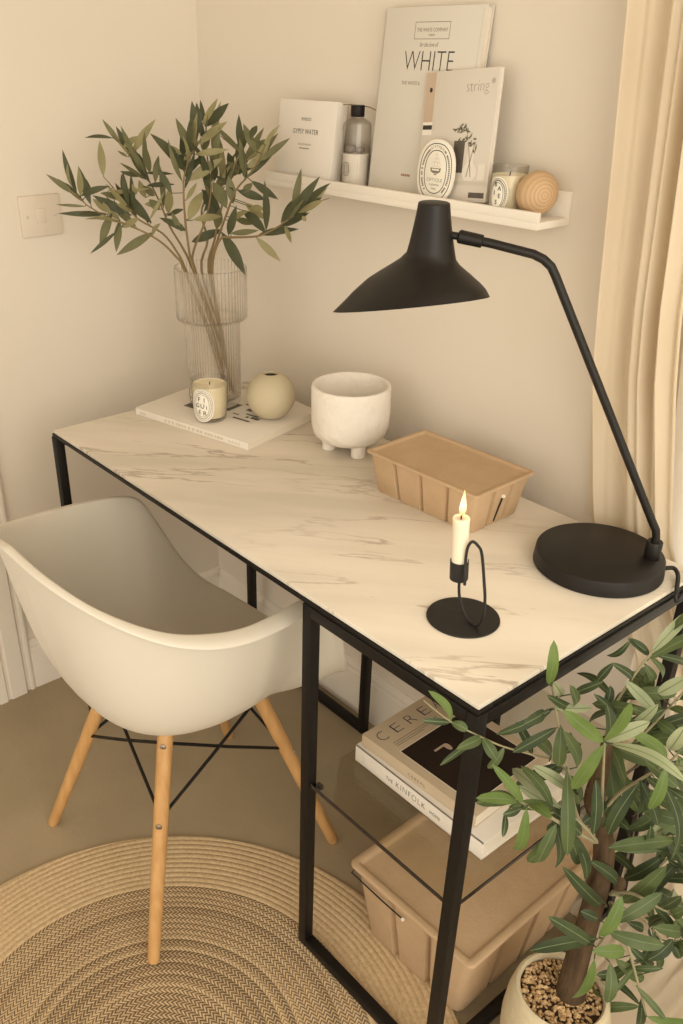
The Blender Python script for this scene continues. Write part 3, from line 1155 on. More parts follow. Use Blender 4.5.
rect(ph, mt, 0.1455, 0.002, 0.1475, ln - 0.002, tk)
# vase body in the picture
flat(ph, mt, [(0.108 + x, 0.031 + y) for x, y in ((-0.008, 0), (0.008, 0), (0.0145, 0.008), (0.0145, 0.016), (0.007, 0.026), (0.0065, 0.05), (-0.0055, 0.05), (-0.006, 0.026), (-0.0135, 0.016), (-0.0135, 0.008))], tk + 0.0002)
rect(ph, mt, 0.126, 0.032, 0.139, 0.055, tk)
ph.build('cover_photo', M['photo_light'], root, label='white vase in the photograph')
ph = MB()
rect(ph, mt, 0.072, 0.042, 0.094, 0.088, tk)
rect(ph, mt, 0.112, 0.006, 0.143, 0.014, tk)
ph.build('cover_photo', M['photo_grey'], root, label='dark picture frame in the photograph')
ph = MB()
random.seed(5)
for i in range(34):
    t = random.uniform(0, 1)
    cx_, cy_ = 0.108 - 0.033 * t + random.uniform(-0.008, 0.018), 0.080 + 0.030 * t + random.uniform(-0.012, 0.006)
    an = random.uniform(0, PI)
    l_, q_ = random.uniform(0.003, 0.006), 0.0013
    dx, dy = math.cos(an), math.sin(an)
    flat(ph, mt, [(cx_ + dx * l_, cy_ + dy * l_), (cx_ - dy * q_, cy_ + dx * q_), (cx_ - dx * l_, cy_ - dy * l_), (cx_ + dy * q_, cy_ - dx * q_)], tk + 0.0003 + 0.00001 * i)
for s_ in (-1, 1):
    flat(ph, mt, [(0.108 + s_ * 0.004, 0.036), (0.108 + s_ * 0.0048, 0.036), (0.108 - s_ * 0.006, 0.085), (0.108 - s_ * 0.0068, 0.085)][::1 if s_ < 0 else -1], tk + 0.0008)
ph.build('cover_photo', M['photo_leaf'], root, label='printed branches')

# oval card
ov = empty('oval_plaque', (0.5505, 0.470, SZ), 'white oval plaque with black ring and emblem, leaning on the magazine', 'plaque')
u = Vector((0, 0.060, 1)).normalized()
nrm = Vector((1, 0, 0)).cross(u)
OA, OB = 0.0395, 0.0475
P0 = Vector((0.5505, 0.4665, SZ + 0.0008))
mt = Matrix(((1, u.x, nrm.x, P0.x), (0, u.y, nrm.y, P0.y), (0, u.z, nrm.z, P0.z), (0, 0, 0, 1))) @ Matrix.Translation((0, OB, 0))


def oval(a_, b_, n=48, e=2.3):
    out = []
    for i in range(n):
        t = 2 * PI * i / n
        c1, s1 = math.cos(t), math.sin(t)
        out.append((a_ * abs(c1) ** (2 / e) * (1 if c1 >= 0 else -1), b_ * abs(s1) ** (2 / e) * (1 if s1 >= 0 else -1)))
    return out


def ringmesh(mb, mtx, a0, b0, wd, z, th=0.00015, n=48, wrap=None):
    o, i_ = oval(a0, b0, n), oval(a0 - wd, b0 - wd, n)
    f = wrap or (lambda x, y, zz: mtx @ Vector((x, y, zz)))
    mb.rings([[f(x, y, z) for x, y in o], [f(x, y, z + th) for x, y in o], [f(x, y, z + th) for x, y in i_], [f(x, y, z) for x, y in i_]], False, False)


b_ = MB()
b_.rings([[mt @ Vector((x, y, z)) for x, y in oval(OA - ins, OB - ins)] for ins, z in ((0.001, -0.004), (0, -0.0035), (0, -0.0005), (0.0008, 0))])
b_.build('plaque_body', M['label'], ov)
le = MB()
ringmesh(le, mt, OA * 0.87, OB * 0.89, 0.0012, 0)
ringmesh(le, mt, OA * 0.60, OB * 0.68, 0.0012, 0)
le.build('ring_lines', M['ink'], ov)
le = MB()
txt(le, mt, 'DIPTYQUE', 0.0078, 0, -0.0145, 0, width=0.033, thin=-0.0001)
txt(le, mt, 'S GERMAIN', 0.0042, 0, -0.0205, 0, width=0.021)
txt(le, mt, 'PARIS', 0.0042, 0, -0.0262, 0, width=0.010)
r3 = mt.to_3x3()


def arc_word(mb, word, a_, b_, t0, t1, size):
    for i, ch in enumerate(word):
        t = t0 + (t1 - t0) * i / max(1, len(word) - 1)
        p = Vector((a_ * math.cos(t), b_ * math.sin(t), 0))
        tg = Vector((a_ * math.sin(t), -b_ * math.cos(t), 0)).normalized()
        upv = Vector((-tg.y, tg.x, 0))
        text_into(mb, ch, size, mt @ (p - upv * size * 0.35), r3 @ tg, r3 @ upv, thick=0.00012)


arc_word(le, 'DIPTYQUE', OA * 0.735, OB * 0.785, math.radians(116), math.radians(64), 0.0055)
random.seed(11)
for side in (-1, 1):        # small print round the ring, too small to read
    for i in range(24):
        t = math.radians(90 - side * (34 + i * 4.6))
        if random.random() < 0.12:
            continue
        p = Vector((OA * 0.735 * math.cos(t), OB * 0.785 * math.sin(t)))
        tg = Vector((-OA * math.sin(t), OB * math.cos(t))).normalized()
        n2 = Vector((tg.y, -tg.x))
        q = [p + tg * 0.0011 + n2 * 0.0016, p - tg * 0.0011 + n2 * 0.0016, p - tg * 0.0011 - n2 * 0.0016, p + tg * 0.0011 - n2 * 0.0016]
        flat(le, mt, [(v.x, v.y) for v in q], 0)
le.build('lettering', M['ink_soft'], ov)
em = MB()   # little emblem: a footed bowl with a plume above it
flat(em, mt, [(-0.0115, 0.0065), (-0.010, 0.0005), (-0.0045, -0.002), (0.0045, -0.002), (0.010, 0.0005), (0.0115, 0.0065), (0.0085, 0.0055), (0.0075, 0.002), (-0.0075, 0.002), (-0.0085, 0.0055)][::-1], 0)
rect(em, mt, -0.0085, 0.0045, 0.0085, 0.0058, 0)
rect(em, mt, -0.003, -0.0045, 0.003, -0.0028, 0)
em.build('emblem', M['ink_soft'], ov)
em = MB()
for (x, y, r_) in ((-0.006, 0.011, 0.0034), (0.006, 0.011, 0.0034), (0, 0.0115, 0.0036), (-0.0035, 0.017, 0.0032), (0.0035, 0.017, 0.0032), (0, 0.022, 0.003), (0, 0.0262, 0.002)):
    for rr_ in (r_,):
        o = [(x + rr_ * math.cos(t), y + rr_ * math.sin(t)) for t in [2 * PI * i / 16 for i in range(16)]]
        i2 = [(x + (rr_ - 0.0006) * math.cos(t), y + (rr_ - 0.0006) * math.sin(t)) for t in [2 * PI * i / 16 for i in range(16)]]
        em.rings([[mt @ Vector((p[0], p[1], 0)) for p in o], [mt @ Vector((p[0], p[1], 0.00015)) for p in o], [mt @ Vector((p[0], p[1], 0.00015)) for p in i2]], False, False)
em.build('emblem', M['ink_faint'], ov)

# white carton at the left end
gx = empty('carton', (0.216, 0.485, SZ), 'white square carton lettered GYPSY WATER at the left end of the ledge', 'box')
u, ln = leaning(0, 0.4675, 0.483, 1.3285)
nrm = Vector((1, 0, 0)).cross(u)
tk = 0.026
P0 = Vector((0.136, 0.4675, SZ + 0.0016)) - nrm * tk
P0.z = SZ + 0.0018
mt = Matrix(((1, u.x, nrm.x, P0.x), (0, u.y, nrm.y, P0.y), (0, u.z, nrm.z, P0.z), (0, 0, 0, 1)))
gw = 0.161
MB().box((0, 0, 0), (gw, ln - 0.0008, tk), 0.001, mt).build('carton_body', M['paper'], gx)
MB().box((-0.0004, ln - 0.034, -0.0004), (gw + 0.0004, ln, tk + 0.0004), 0.001, mt) if False else None
le = MB()
txt(le, mt, 'GYPSY WATER', 0.0118, gw * 0.50, 0.0785, tk, width=0.072, thin=0.0)
txt(le, mt, 'BYREDO', 0.0075, gw * 0.50, 0.1005, tk, width=0.027)
le.build('lettering', M['ink'], gx)
le = MB()
txt(le, mt, 'EAU DE PARFUM', 0.0046, gw * 0.50, 0.0595, tk, width=0.036)
rect(le, mt, gw * 0.5 - 0.014, 0.0535, gw * 0.5 + 0.014, 0.0552, tk)
le.build('small_print', M['ink_soft'], gx)

# clear bottle with a black cap
BX, BY = 0.3345, 0.4965
bt = empty('bottle', (BX, BY, SZ), 'clear glass bottle with black cap beside the white carton on the ledge', 'bottle')
MB().lathe([(0.001, 0.0005), (0.0235, 0.0005), (0.0255, 0.003), (0.0258, 0.10), (0.0245, 0.107), (0.0165, 0.1125), (0.0115, 0.115), (0.0108, 0.119), (0.0095, 0.119), (0.010, 0.1148), (0.0155, 0.1105), (0.0238, 0.105), (0.0245, 0.10), (0.0243, 0.004), (0.001, 0.003)],
           (BX, BY, SZ), seg=40, close0=True, close1=True).build('bottle_body', M['glass'], bt)
MB().lathe([(0.0118, 0.1165), (0.0122, 0.117), (0.0122, 0.1335), (0.0116, 0.1345), (0.001, 0.1345)], (BX, BY, SZ), seg=32).build('cap', M['black'], bt)
MB().lathe([(0.001, 0.0035), (0.0238, 0.0038), (0.0240, 0.058), (0.001, 0.058)], (BX, BY, SZ), seg=40).build('white_filling', M['paper'], bt)
pb = MB()
pb.lathe([(0.001, 0), (0.008, 0.002), (0.0105, 0.007), (0.007, 0.012), (0.001, 0.0135)], (BX - 0.010, BY - 0.004, SZ + 0.0583), seg=14)
pb.lathe([(0.001, 0), (0.007, 0.002), (0.009, 0.006), (0.006, 0.010), (0.001, 0.0115)], (BX + 0.006, BY + 0.004, SZ + 0.0583), seg=14)
pb.build('dried_flower', M['ink_soft'], bt)
lb = MB()
ang0 = math.atan2(CAM.y - BY, CAM.x - BX) - 0.75
def wrap_on(cx_, cy_, cz_, rad, a0):
    def f(x, y, z):
        t = a0 + x / rad
        return Vector((cx_ + (rad + z) * math.cos(t), cy_ + (rad + z) * math.sin(t), cz_ + y))
    return f
f = wrap_on(BX, BY, SZ + 0.034, 0.0260, ang0)
ringmesh(lb, None, 0.0075, 0.0115, 0.0011, 0.0, wrap=f)
ringmesh(lb, None, 0.004, 0.007, 0.0009, 0.0, wrap=f)
lb.build('printed_oval', M['ink_soft'], bt)
MB().tube([(BX - 0.034, BY - 0.004, SZ + 0.1345), (BX + 0.003, BY + 0.0128, SZ + 0.1328), (BX + 0.034, BY + 0.013, SZ + 0.1265), (BX + 0.0365, BY + 0.012, SZ + 0.118)], 0.0009, 8, smooth=5).build('dark_stem', M['twig'], bt)


# glass candles
def jar_candle(label, cx_, cy_, z0, r, h, wax_top, letters, ang, lab_c, lab_a, lab_b):
    root = empty('jar_candle', (cx_, cy_, z0), label, 'candle')
    MB().lathe([(0.001, 0.0004), (r * 0.80, 0.0004), (r * 0.86, 0.002), (r * 0.88, 0.005), (r * 0.97, h * 0.45), (r, h - 0.001), (r * 0.985, h), (r * 0.965, h - 0.001), (r * 0.94, h * 0.45), (r * 0.85, 0.010), (r * 0.7, 0.0075), (0.001, 0.007)],
               (cx_, cy_, z0), seg=44).build('glass_jar', M['glass'], root)
    MB().lathe([(0.001, 0.0078), (r * 0.78, 0.0082), (r * 0.845, 0.011), (r * 0.93, h * 0.45), (r * 0.945, wax_top), (r * 0.90, wax_top - 0.0015), (0.001, wax_top - 0.002)],
               (cx_, cy_, z0), seg=44).build('wax', M['wax'], root)
    MB().tube([(cx_, cy_, z0 + wax_top - 0.003), (cx_ + 0.001, cy_, z0 + wax_top + 0.004)], 0.0009, 6).build('wick', M['ink'], root)
    rl = r * 1.012
    f = wrap_on(cx_, cy_, z0 + lab_c, rl, ang)
    lb = MB()
    lb.rings([[f(x, y, z) for x, y in oval(lab_a - ins, lab_b - ins)] for ins, z in ((0, -0.0006), (0, 0.0003))], False, False)
    # label surface as concentric rings so that it follows the jar
    lb.rings([[f(x * k, y * k, 0.0003) for x, y in oval(lab_a, lab_b)] for k in (1, 0.8, 0.6, 0.4, 0.2, 0.01)], False, True)
    lb.build('paper_label', M['label'], root)
    ln_ = MB()
    ringmesh(ln_, None, lab_a * 0.90, lab_b * 0.92, 0.0009, 0.0003, wrap=f)
    ringmesh(ln_, None, lab_a * 0.62, lab_b * 0.70, 0.0009, 0.0003, wrap=f)
    # dotted ring of tiny print
    for i in range(40):
        t = 2 * PI * i / 40
        x, y = lab_a * 0.76 * math.cos(t), lab_b * 0.81 * math.sin(t)
        q = 0.0011
        ln_.rings([[f(x - q, y - q, 0.0003), f(x + q, y - q, 0.0003), f(x + q, y + q, 0.0003), f(x - q, y + q, 0.0003)],
                   [f(x - q, y - q, 0.00045), f(x + q, y - q, 0.00045), f(x + q, y + q, 0.00045), f(x - q, y + q, 0.00045)]])
    ln_.build('label_rings', M['ink_soft'], root)
    le = MB()
    for ch, x, y, s in letters:
        t = ang + x / rl
        nrm_ = Vector((math.cos(t), math.sin(t), 0))
        tg = Vector((-math.sin(t), math.cos(t), 0))
        text_into(le, ch, s, Vector((cx_, cy_, z0 + lab_c + y)) + nrm_ * (rl + 0.0006), tg, (0, 0, 1), thick=0.0002)
    le.build('lettering', M['ink'], root)
    return root


BOOKZ = T + 0.0003 + BT + 0.0003
kx, ky_ = 0.181, 0.266
jar_candle('cream jar candle with FIGUIER oval label on the book beside the sage vase', kx, ky_, BOOKZ, 0.0365, 0.083, 0.072,
           [('F', -0.006, 0.0085, 0.013), ('I', 0.005, 0.0075, 0.013), ('G', -0.0095, -0.004, 0.012), ('U', 0.001, -0.005, 0.013), ('I', 0.0095, -0.007, 0.011), ('E', -0.0055, -0.0175, 0.012), ('R', 0.0055, -0.0195, 0.013)],
           math.atan2(CAM.y - ky_, CAM.x - kx) - 0.46, 0.038, 0.0245, 0.033)
kx, ky_ = 0.681, 0.4925
jar_candle('pale yellow jar candle between the magazine and wooden ball on the ledge', kx, ky_, SZ + 0.0002, 0.0275, 0.068, 0.055,
           [('B', -0.003, 0.012, 0.009), ('A', 0.004, 0.0065, 0.009), ('I', -0.0045, 0.0, 0.009), ('E', 0.0045, -0.004, 0.009), ('S', 0.0, -0.013, 0.009)],
           math.atan2(CAM.y - ky_, CAM.x - kx) - 0.62, 0.028, 0.0175, 0.0255)

# wooden ball
bc = Vector((0.7335, 0.4945, SZ + 0.0335))
ax = (CAM - bc).normalized()
ax = (ax + HR * 0.42 - Vector((0, 0, 0.12))).normalized()
bm_ = MB()
prof = []
N = 60
RB, TBALL = 0.0315, 0.0280
for i in range(N + 1):
    t = PI * i / N
    rr_ = math.sin(t)
    hh_ = -math.cos(t)
    g = 1 - 0.012 * (0.5 + 0.5 * math.cos(rr_ * 34))
    prof.append((RB * rr_ * g, TBALL * hh_ * g))
bm_.lathe(prof, (0, 0, 0), (0, 0, 1), seg=48)
ball = bm_.build('wooden_ball', M['ball'], loc=(0, 0, 0), angle=80)
ball.location = bc
ball.rotation_euler = ax.to_track_quat('Z', 'Y').to_euler()
tag(ball, 'turned wooden ball with concentric grooves at the right end of the ledge', 'ornament')

# ------------------------------------------------------------------ on the desk
# ribbed glass vase on the book
VX, VY = 0.108, 0.328


def ribs(t, r, h):
    return 1 + 0.015 * math.cos(t * 56)


VP = [(0.001, 0.0), (0.049, 0.0), (0.0525, 0.003), (0.0535, 0.02), (0.0555, 0.174), (0.058, 0.176), (0.0685, 0.1775), (0.0705, 0.181), (0.071, 0.276), (0.0705, 0.2785), (0.0690, 0.2785),
      (0.0682, 0.276), (0.0678, 0.184), (0.066, 0.1805), (0.0545, 0.1795), (0.0528, 0.172), (0.0508, 0.020), (0.049, 0.014), (0.001, 0.013)]
vs = MB().lathe(VP, (VX, VY, BOOKZ), seg=224, wob=ribs)
vase = vs.build('glass_vase', M['vase_glass'], loc=(VX, VY, BOOKZ), angle=75)
tag(vase, 'tall ribbed clear glass vase with wide collar holding olive branches', 'vase')

# sage round bud vase
SX, SY = 0.2535, 0.3635
sr = 0.0487
sv = empty('bud_vase', (SX, SY, BOOKZ), 'small round sage green vase on the book beside the glass vase', 'vase')
prof = [(0.001, 0.0006), (sr * 0.30, 0.0006)]
for i in range(1, 33):
    t = PI * (0.10 + (0.893 - 0.10) * i / 32)
    prof.append((sr * math.sin(t), sr * 0.985 * (1 - math.cos(t)) - 0.0018))
zt_ = prof[-1][1]
prof += [(0.0150, zt_ + 0.0002), (0.0138, zt_ - 0.0006), (0.0134, zt_ - 0.006), (0.022, zt_ - 0.014), (0.030, zt_ - 0.03), (0.001, zt_ - 0.04)]
MB().lathe(prof, (SX, SY, BOOKZ), seg=56).build('vase_body', M['sage'], sv)
MB().lathe([(0.0132, zt_ - 0.0045), (0.0132, zt_ - 0.0040), (0.001, zt_ - 0.0040)], (SX, SY, BOOKZ), seg=24).build('opening_shade', M['dark_hole'], sv)  # dark disc across the neck stands in for the shade inside

# footed bowl
OX, OY = 0.449, 0.3995
bw = empty('footed_bowl', (OX, OY, T), 'rough white ceramic bowl on stub feet beside the small pulp box', 'bowl')
br_ = 0.0735
def lump(t, r, h):
    return 1 + 0.012 * noise.noise(Vector((math.cos(t) * 1.4, math.sin(t) * 1.4, h * 22)))
MB().lathe([(0.001, 0.0225), (br_ * 0.5, 0.0225), (br_ * 0.76, 0.0262), (br_ * 0.915, 0.036), (br_ * 0.985, 0.052), (br_ * 1.0, 0.08), (br_ * 1.0, 0.124), (br_ * 0.985, 0.1292), (br_ * 0.95, 0.1305), (br_ * 0.905, 0.129),
            (br_ * 0.885, 0.124), (br_ * 0.87, 0.08), (br_ * 0.84, 0.055), (br_ * 0.7, 0.04), (0.001, 0.036)], (OX, OY, T), seg=64, wob=lump).build('bowl_body', M['ceramic'], bw)
for t in (-137, -17, 103):
    fx, fy = OX + 0.0385 * math.cos(math.radians(t)), OY + 0.0385 * math.sin(math.radians(t))
    MB().lathe([(0.0112, 0.0003), (0.0128, 0.002), (0.0132, 0.01), (0.0145, 0.026)], (fx, fy, T), seg=24).build('foot', M['ceramic'], bw)

# candle holder and taper candle
HX, HY = 0.9725, 0.130
ho = empty('candle_holder', (HX, HY, T), 'black iron candle holder with wire loop on a round plate', 'candle holder')
MB().lathe([(0.001, 0.0003), (0.0485, 0.0003), (0.0492, 0.0012), (0.0488, 0.0026), (0.001, 0.0028)], (HX, HY, T), seg=64).build('base_plate', M['iron'], ho)
CZ = 0.807
cupx, cupy = 0.962, 0.125
LEAN = (Vector((0, 0, 1)) - HR * 0.06).normalized()
MB().lathe([(0.001, 0.0), (0.0118, 0.0), (0.0122, 0.001), (0.0122, 0.0275), (0.0110, 0.0275), (0.0108, 0.002), (0.001, 0.002)], (cupx, cupy, CZ), LEAN, seg=36).build('candle_cup', M['iron'], ho)
lp = []
AX0 = Vector((cupx, cupy, 0))
CON = Vector((0.9945, 0.1215, 0))                 # where the loop stands on the plate
sc_ = (CON - AX0).length
ldir = (CON - AX0).normalized()
for s_, z, o in ((0.0012, CZ + 0.0005, 0), (0.0008, CZ - 0.012, 0), (0.0022, CZ - 0.028, 0), (0.0075, CZ - 0.044, 0), (0.0140, CZ - 0.0525, 0), (0.0185, T + 0.0051, 0), (0.0227, T + 0.0046, 0.0), (0.0268, T + 0.0056, 0.0), (0.0310, CZ - 0.046, 0.0), (0.0345, CZ - 0.030, 0.0), (0.0345, CZ - 0.005, 0.003),
                 (0.0320, CZ + 0.017, 0.006), (0.0265, CZ + 0.042, 0.010), (0.0200, CZ + 0.057, 0.0142), (0.0128, CZ + 0.063, 0.0142), (0.0072, CZ + 0.055, 0.0142), (0.0052, CZ + 0.036, 0.0142), (0.0055, CZ + 0.010, 0.0134), (0.0055, CZ + 0.002, 0.0130)):
    k_ = s_ / 0.0227 * sc_ if z < CZ + 0.02 and o < 0.0135 else None
    p = Vector((cupx, cupy, z)) + (ldir * (k_ * 0.98) if k_ is not None else HR * s_) - HV * o - HR * (0.06 * (z - CZ))
    lp.append(p)
MB().tube(lp, 0.0020, 10, smooth=6).build('wire_loop', M['iron'], ho)

tc_ = empty('taper_candle', (cupx, cupy, CZ), 'lit ivory candle standing in the black wire holder', 'candle')
def drip(t, r, h):
    return 1 + 0.03 * noise.noise(Vector((math.cos(t), math.sin(t), h * 40)))
MB().lathe([(0.001, 0.0022), (0.0104, 0.0022), (0.0106, 0.03), (0.0108, 0.085), (0.0112, 0.0885), (0.0100, 0.0905), (0.0075, 0.0895), (0.001, 0.088)], (cupx, cupy, CZ), LEAN, seg=32, wob=drip).build('candle_stick', M['taper'], tc_)
C0 = Vector((cupx, cupy, CZ))
MB().tube([C0 + LEAN * 0.087, C0 + LEAN * 0.0925, C0 + LEAN * 0.0955 + HR * 0.0022], 0.0010, 8, smooth=3).build('wick', M['ink'], tc_)
MB().lathe([(0.0006, 0.0), (0.0032, 0.003), (0.0046, 0.0085), (0.0043, 0.0145), (0.0030, 0.0225), (0.0014, 0.030), (0.0003, 0.036)], C0 + LEAN * 0.0928 + HR * 0.0008, seg=20).build('flame', M['flame'], tc_)

# desk lamp
LBX, LBY, LR = 1.003, 0.3925, 0.0915
lm = empty('desk_lamp', (LBX, LBY, T), 'matt black desk lamp with flared shade and heavy round base', 'lamp')
MB().lathe([(0.001, 0.0003), (LR * 1.0, 0.0003), (LR * 1.02, 0.002), (LR * 1.0, 0.0225), (LR * 0.99, 0.0242), (LR * 0.975, 0.025), (0.001, 0.025)], (LBX, LBY, T), seg=72).build('lamp_base', M['lamp'], lm)
PX, PY = 1.0605, 0.4345
MB().lathe([(0.0112, 0.0248), (0.0115, 0.0255), (0.0115, 0.050), (0.0105, 0.0515), (0.006, 0.0515)], (PX, PY, T), seg=28).build('socket', M['lamp'], lm)
arm = [Vector(p) for p in ((PX, PY, T + 0.024), (PX, PY, 0.806), (1.0585, 0.4335, 0.816), (1.0525, 0.429, 0.829), (0.904, 0.3195, 1.161), (0.8985, 0.3155, 1.172), (0.890, 0.309, 1.1805), (0.8795, 0.3015, 1.186), (0.840, 0.272, 1.1965), (0.8045, 0.2465, 1.2035))]
for q_ in range(4, 8):
    arm[q_] += HR * 0.003
MB().tube(arm, 0.0058, 16).build('arm', M['lamp'], lm)
d_ = (arm[-1] - arm[-2]).normalized()
js = arm[-1] - d_ * 0.031
MB().tube([js, js + d_ * 0.001, js + d_ * 0.031, js + d_ * 0.033], [0.0062, 0.0082, 0.0086, 0.0062], 18).build('joint_sleeve', M['lamp'], lm)
TC = Vector((0.776, 0.225, 1.243))
NC = Vector((0.777, 0.225, 1.181))
RC = Vector((0.759, 0.212, 1.113))
n0 = Vector((0.02, 0.0, 1)).normalized()
n1 = Vector((-0.221, 0.052, 0.953)).normalized()
MB().tube([arm[-1] - d_ * 0.001, Vector((0.786, 0.232, 1.2065))], 0.0048, 12).build('joint_pin', M['lamp'], lm)


def ring_at(c, n, r, k=64):
    u_ = n.cross(Vector((0, 1, 0))).normalized()
    w_2 = n.cross(u_)
    return [c + (u_ * math.cos(2 * PI * j / k) + w_2 * math.sin(2 * PI * j / k)) * r for j in range(k)]


def shade_ring(s, dr=0.0):
    """s in 0..2: 0 top of the collar, 1 neck, 2 rim"""
    if s <= 1:
        c = TC.lerp(NC, s)
        r = 0.0203 + (0.0318 - 0.0203) * (0.72 * s + 0.28 * s * s)
        n = n0
    else:
        t = s - 1
        tt = [0, 0.12, 0.24, 0.45, 0.66, 0.84, 1.0]
        ra = [0.0318, 0.037, 0.047, 0.068, 0.0845, 0.0965, 0.1055]
        fr = [0, 0.15, 0.33, 0.60, 0.76, 0.88, 1.0]
        for i in range(6):
            if tt[i] <= t <= tt[i + 1] + 1e-9:
                k = (t - tt[i]) / (tt[i + 1] - tt[i])
                r = ra[i] + (ra[i + 1] - ra[i]) * k
                q = fr[i] + (fr[i + 1] - fr[i]) * k
                break
        c = Vector((NC.x + (RC.x - NC.x) * q, NC.y + (RC.y - NC.y) * q, NC.z + (RC.z - NC.z) * t))
        n = n0.lerp(n1, min(1, t * 1.25)).normalized()
    return ring_at(c, n, r + dr)


sd_ = MB()
outer = [0, 0.03, 0.25, 0.5, 0.75, 0.92, 1.0, 1.06, 1.12, 1.24, 1.34, 1.45, 1.55, 1.66, 1.75, 1.84, 1.92, 2.0]
rr = [ring_at(TC + n0 * 0.001, n0, 0.0185)] + [shade_ring(s) for s in outer] + [shade_ring(s, -0.0016) for s in reversed(outer[1:])]
sd_.rings(rr, True, True)
so = sd_.build('lamp_shade', M['lamp'], lm, angle=45)
MB().lathe([(0.001, 0.0), (0.013, 0.001), (0.013, 0.02), (0.011, 0.03), (0.021, 0.05), (0.022, 0.06), (0.015, 0.072), (0.001, 0.077)], NC + Vector((0, 0, 0.03)), (-n0), 28).build('bulb', M['label'], so, label='white bulb')
# cord of the lamp
cz = T + 0.0045
MB().tube([(1.078, 0.446, T + 0.010), (1.088, 0.453, T + 0.012), (1.098, 0.448, T + 0.008), (1.108, 0.432, T + 0.0045), (1.117, 0.415, T + 0.001), (1.1225, 0.410, T - 0.010), (1.125, 0.416, T - 0.002), (1.124, 0.432, T + 0.014), (1.119, 0.456, T + 0.018), (1.108, 0.484, T + 0.010), (1.104, 0.503, T - 0.03), (1.104, 0.507, T - 0.25), (1.11, 0.507, 0.3), (1.12, 0.508, 0.06)],
          0.0032, 10, smooth=6).build('power_cord', M['cable'], lm)


# ------------------------------------------------------------------ olive branches in the vase
def leaf(mb, a, b, width, mi, up, sag=0.08, fold=0.18, n=7, skew=0.92, blunt=0.95, rib=None):
    """one lanceolate leaf from a to b"""
    a, b = Vector(a), Vector(b)
    d = b - a
    ln = d.length
    if ln < 1e-4:
        return
    dn = d / ln
    nr = (up - dn * up.dot(dn))
    if nr.length < 1e-4:
        nr = dn.orthogonal()
    nr.normalize()
    sd = dn.cross(nr)
    prev = None
    mids = []
    for i in range(n + 1):
        t = i / n
        w = width * 0.5 * (math.sin(PI * t ** skew) ** blunt if 0 < t < 1 else 0.0)
        c = a + d * t + nr * (sag * ln * math.sin(PI * t))
        if i == 0 or i == n:
            row = [mb.bm.verts.new(c)]
        else:
            row = [mb.bm.verts.new(c - sd * w + nr * (w * fold)), mb.bm.verts.new(c), mb.bm.verts.new(c + sd * w + nr * (w * fold))]
        if prev is not None:
            fs = []
            if len(prev) == 1:
                fs = [(prev[0], row[1], row[0]), (prev[0], row[2], row[1])]
            elif len(row) == 1:
                fs = [(prev[0], prev[1], row[0]), (prev[1], prev[2], row[0])]
            else:
                fs = [(prev[0], prev[1], row[1], row[0]), (prev[1], prev[2], row[2], row[1])]
            for f_ in fs:
                nf = mb.bm.faces.new(f_)
                nf.material_index = mi
        prev = row
        mids.append((c + nr * 0.0004, w))
    if rib is not None:
        last = None
        for i, (c, w) in enumerate(mids):
            q = 0.00045 if 0 < i < n else 0.0002
            row = [mb.bm.verts.new(c - sd * q), mb.bm.verts.new(c + sd * q)]
            if last:
                mb.bm.faces.new((last[0], last[1], row[1], row[0])).material_index = rib
            last = row


def near_on(stem, q):
    """nearest point of a polyline in the picture, its index and fraction"""
    best = None
    for i in range(len(stem) - 1):
        ax_, ay_ = stem[i][0], stem[i][1]
        bx_, by_ = stem[i + 1][0], stem[i + 1][1]
        dx, dy = bx_ - ax_, by_ - ay_
        t = max(0, min(1, ((q[0] - ax_) * dx + (q[1] - ay_) * dy) / (dx * dx + dy * dy + 1e-9)))
        px, py = ax_ + dx * t, ay_ + dy * t
        dd = math.hypot(px - q[0], py - q[1])
        off = stem[i][2] + (stem[i + 1][2] - stem[i][2]) * t
        if best is None or dd < best[0]:
            best = (dd, px, py, off)
    return best


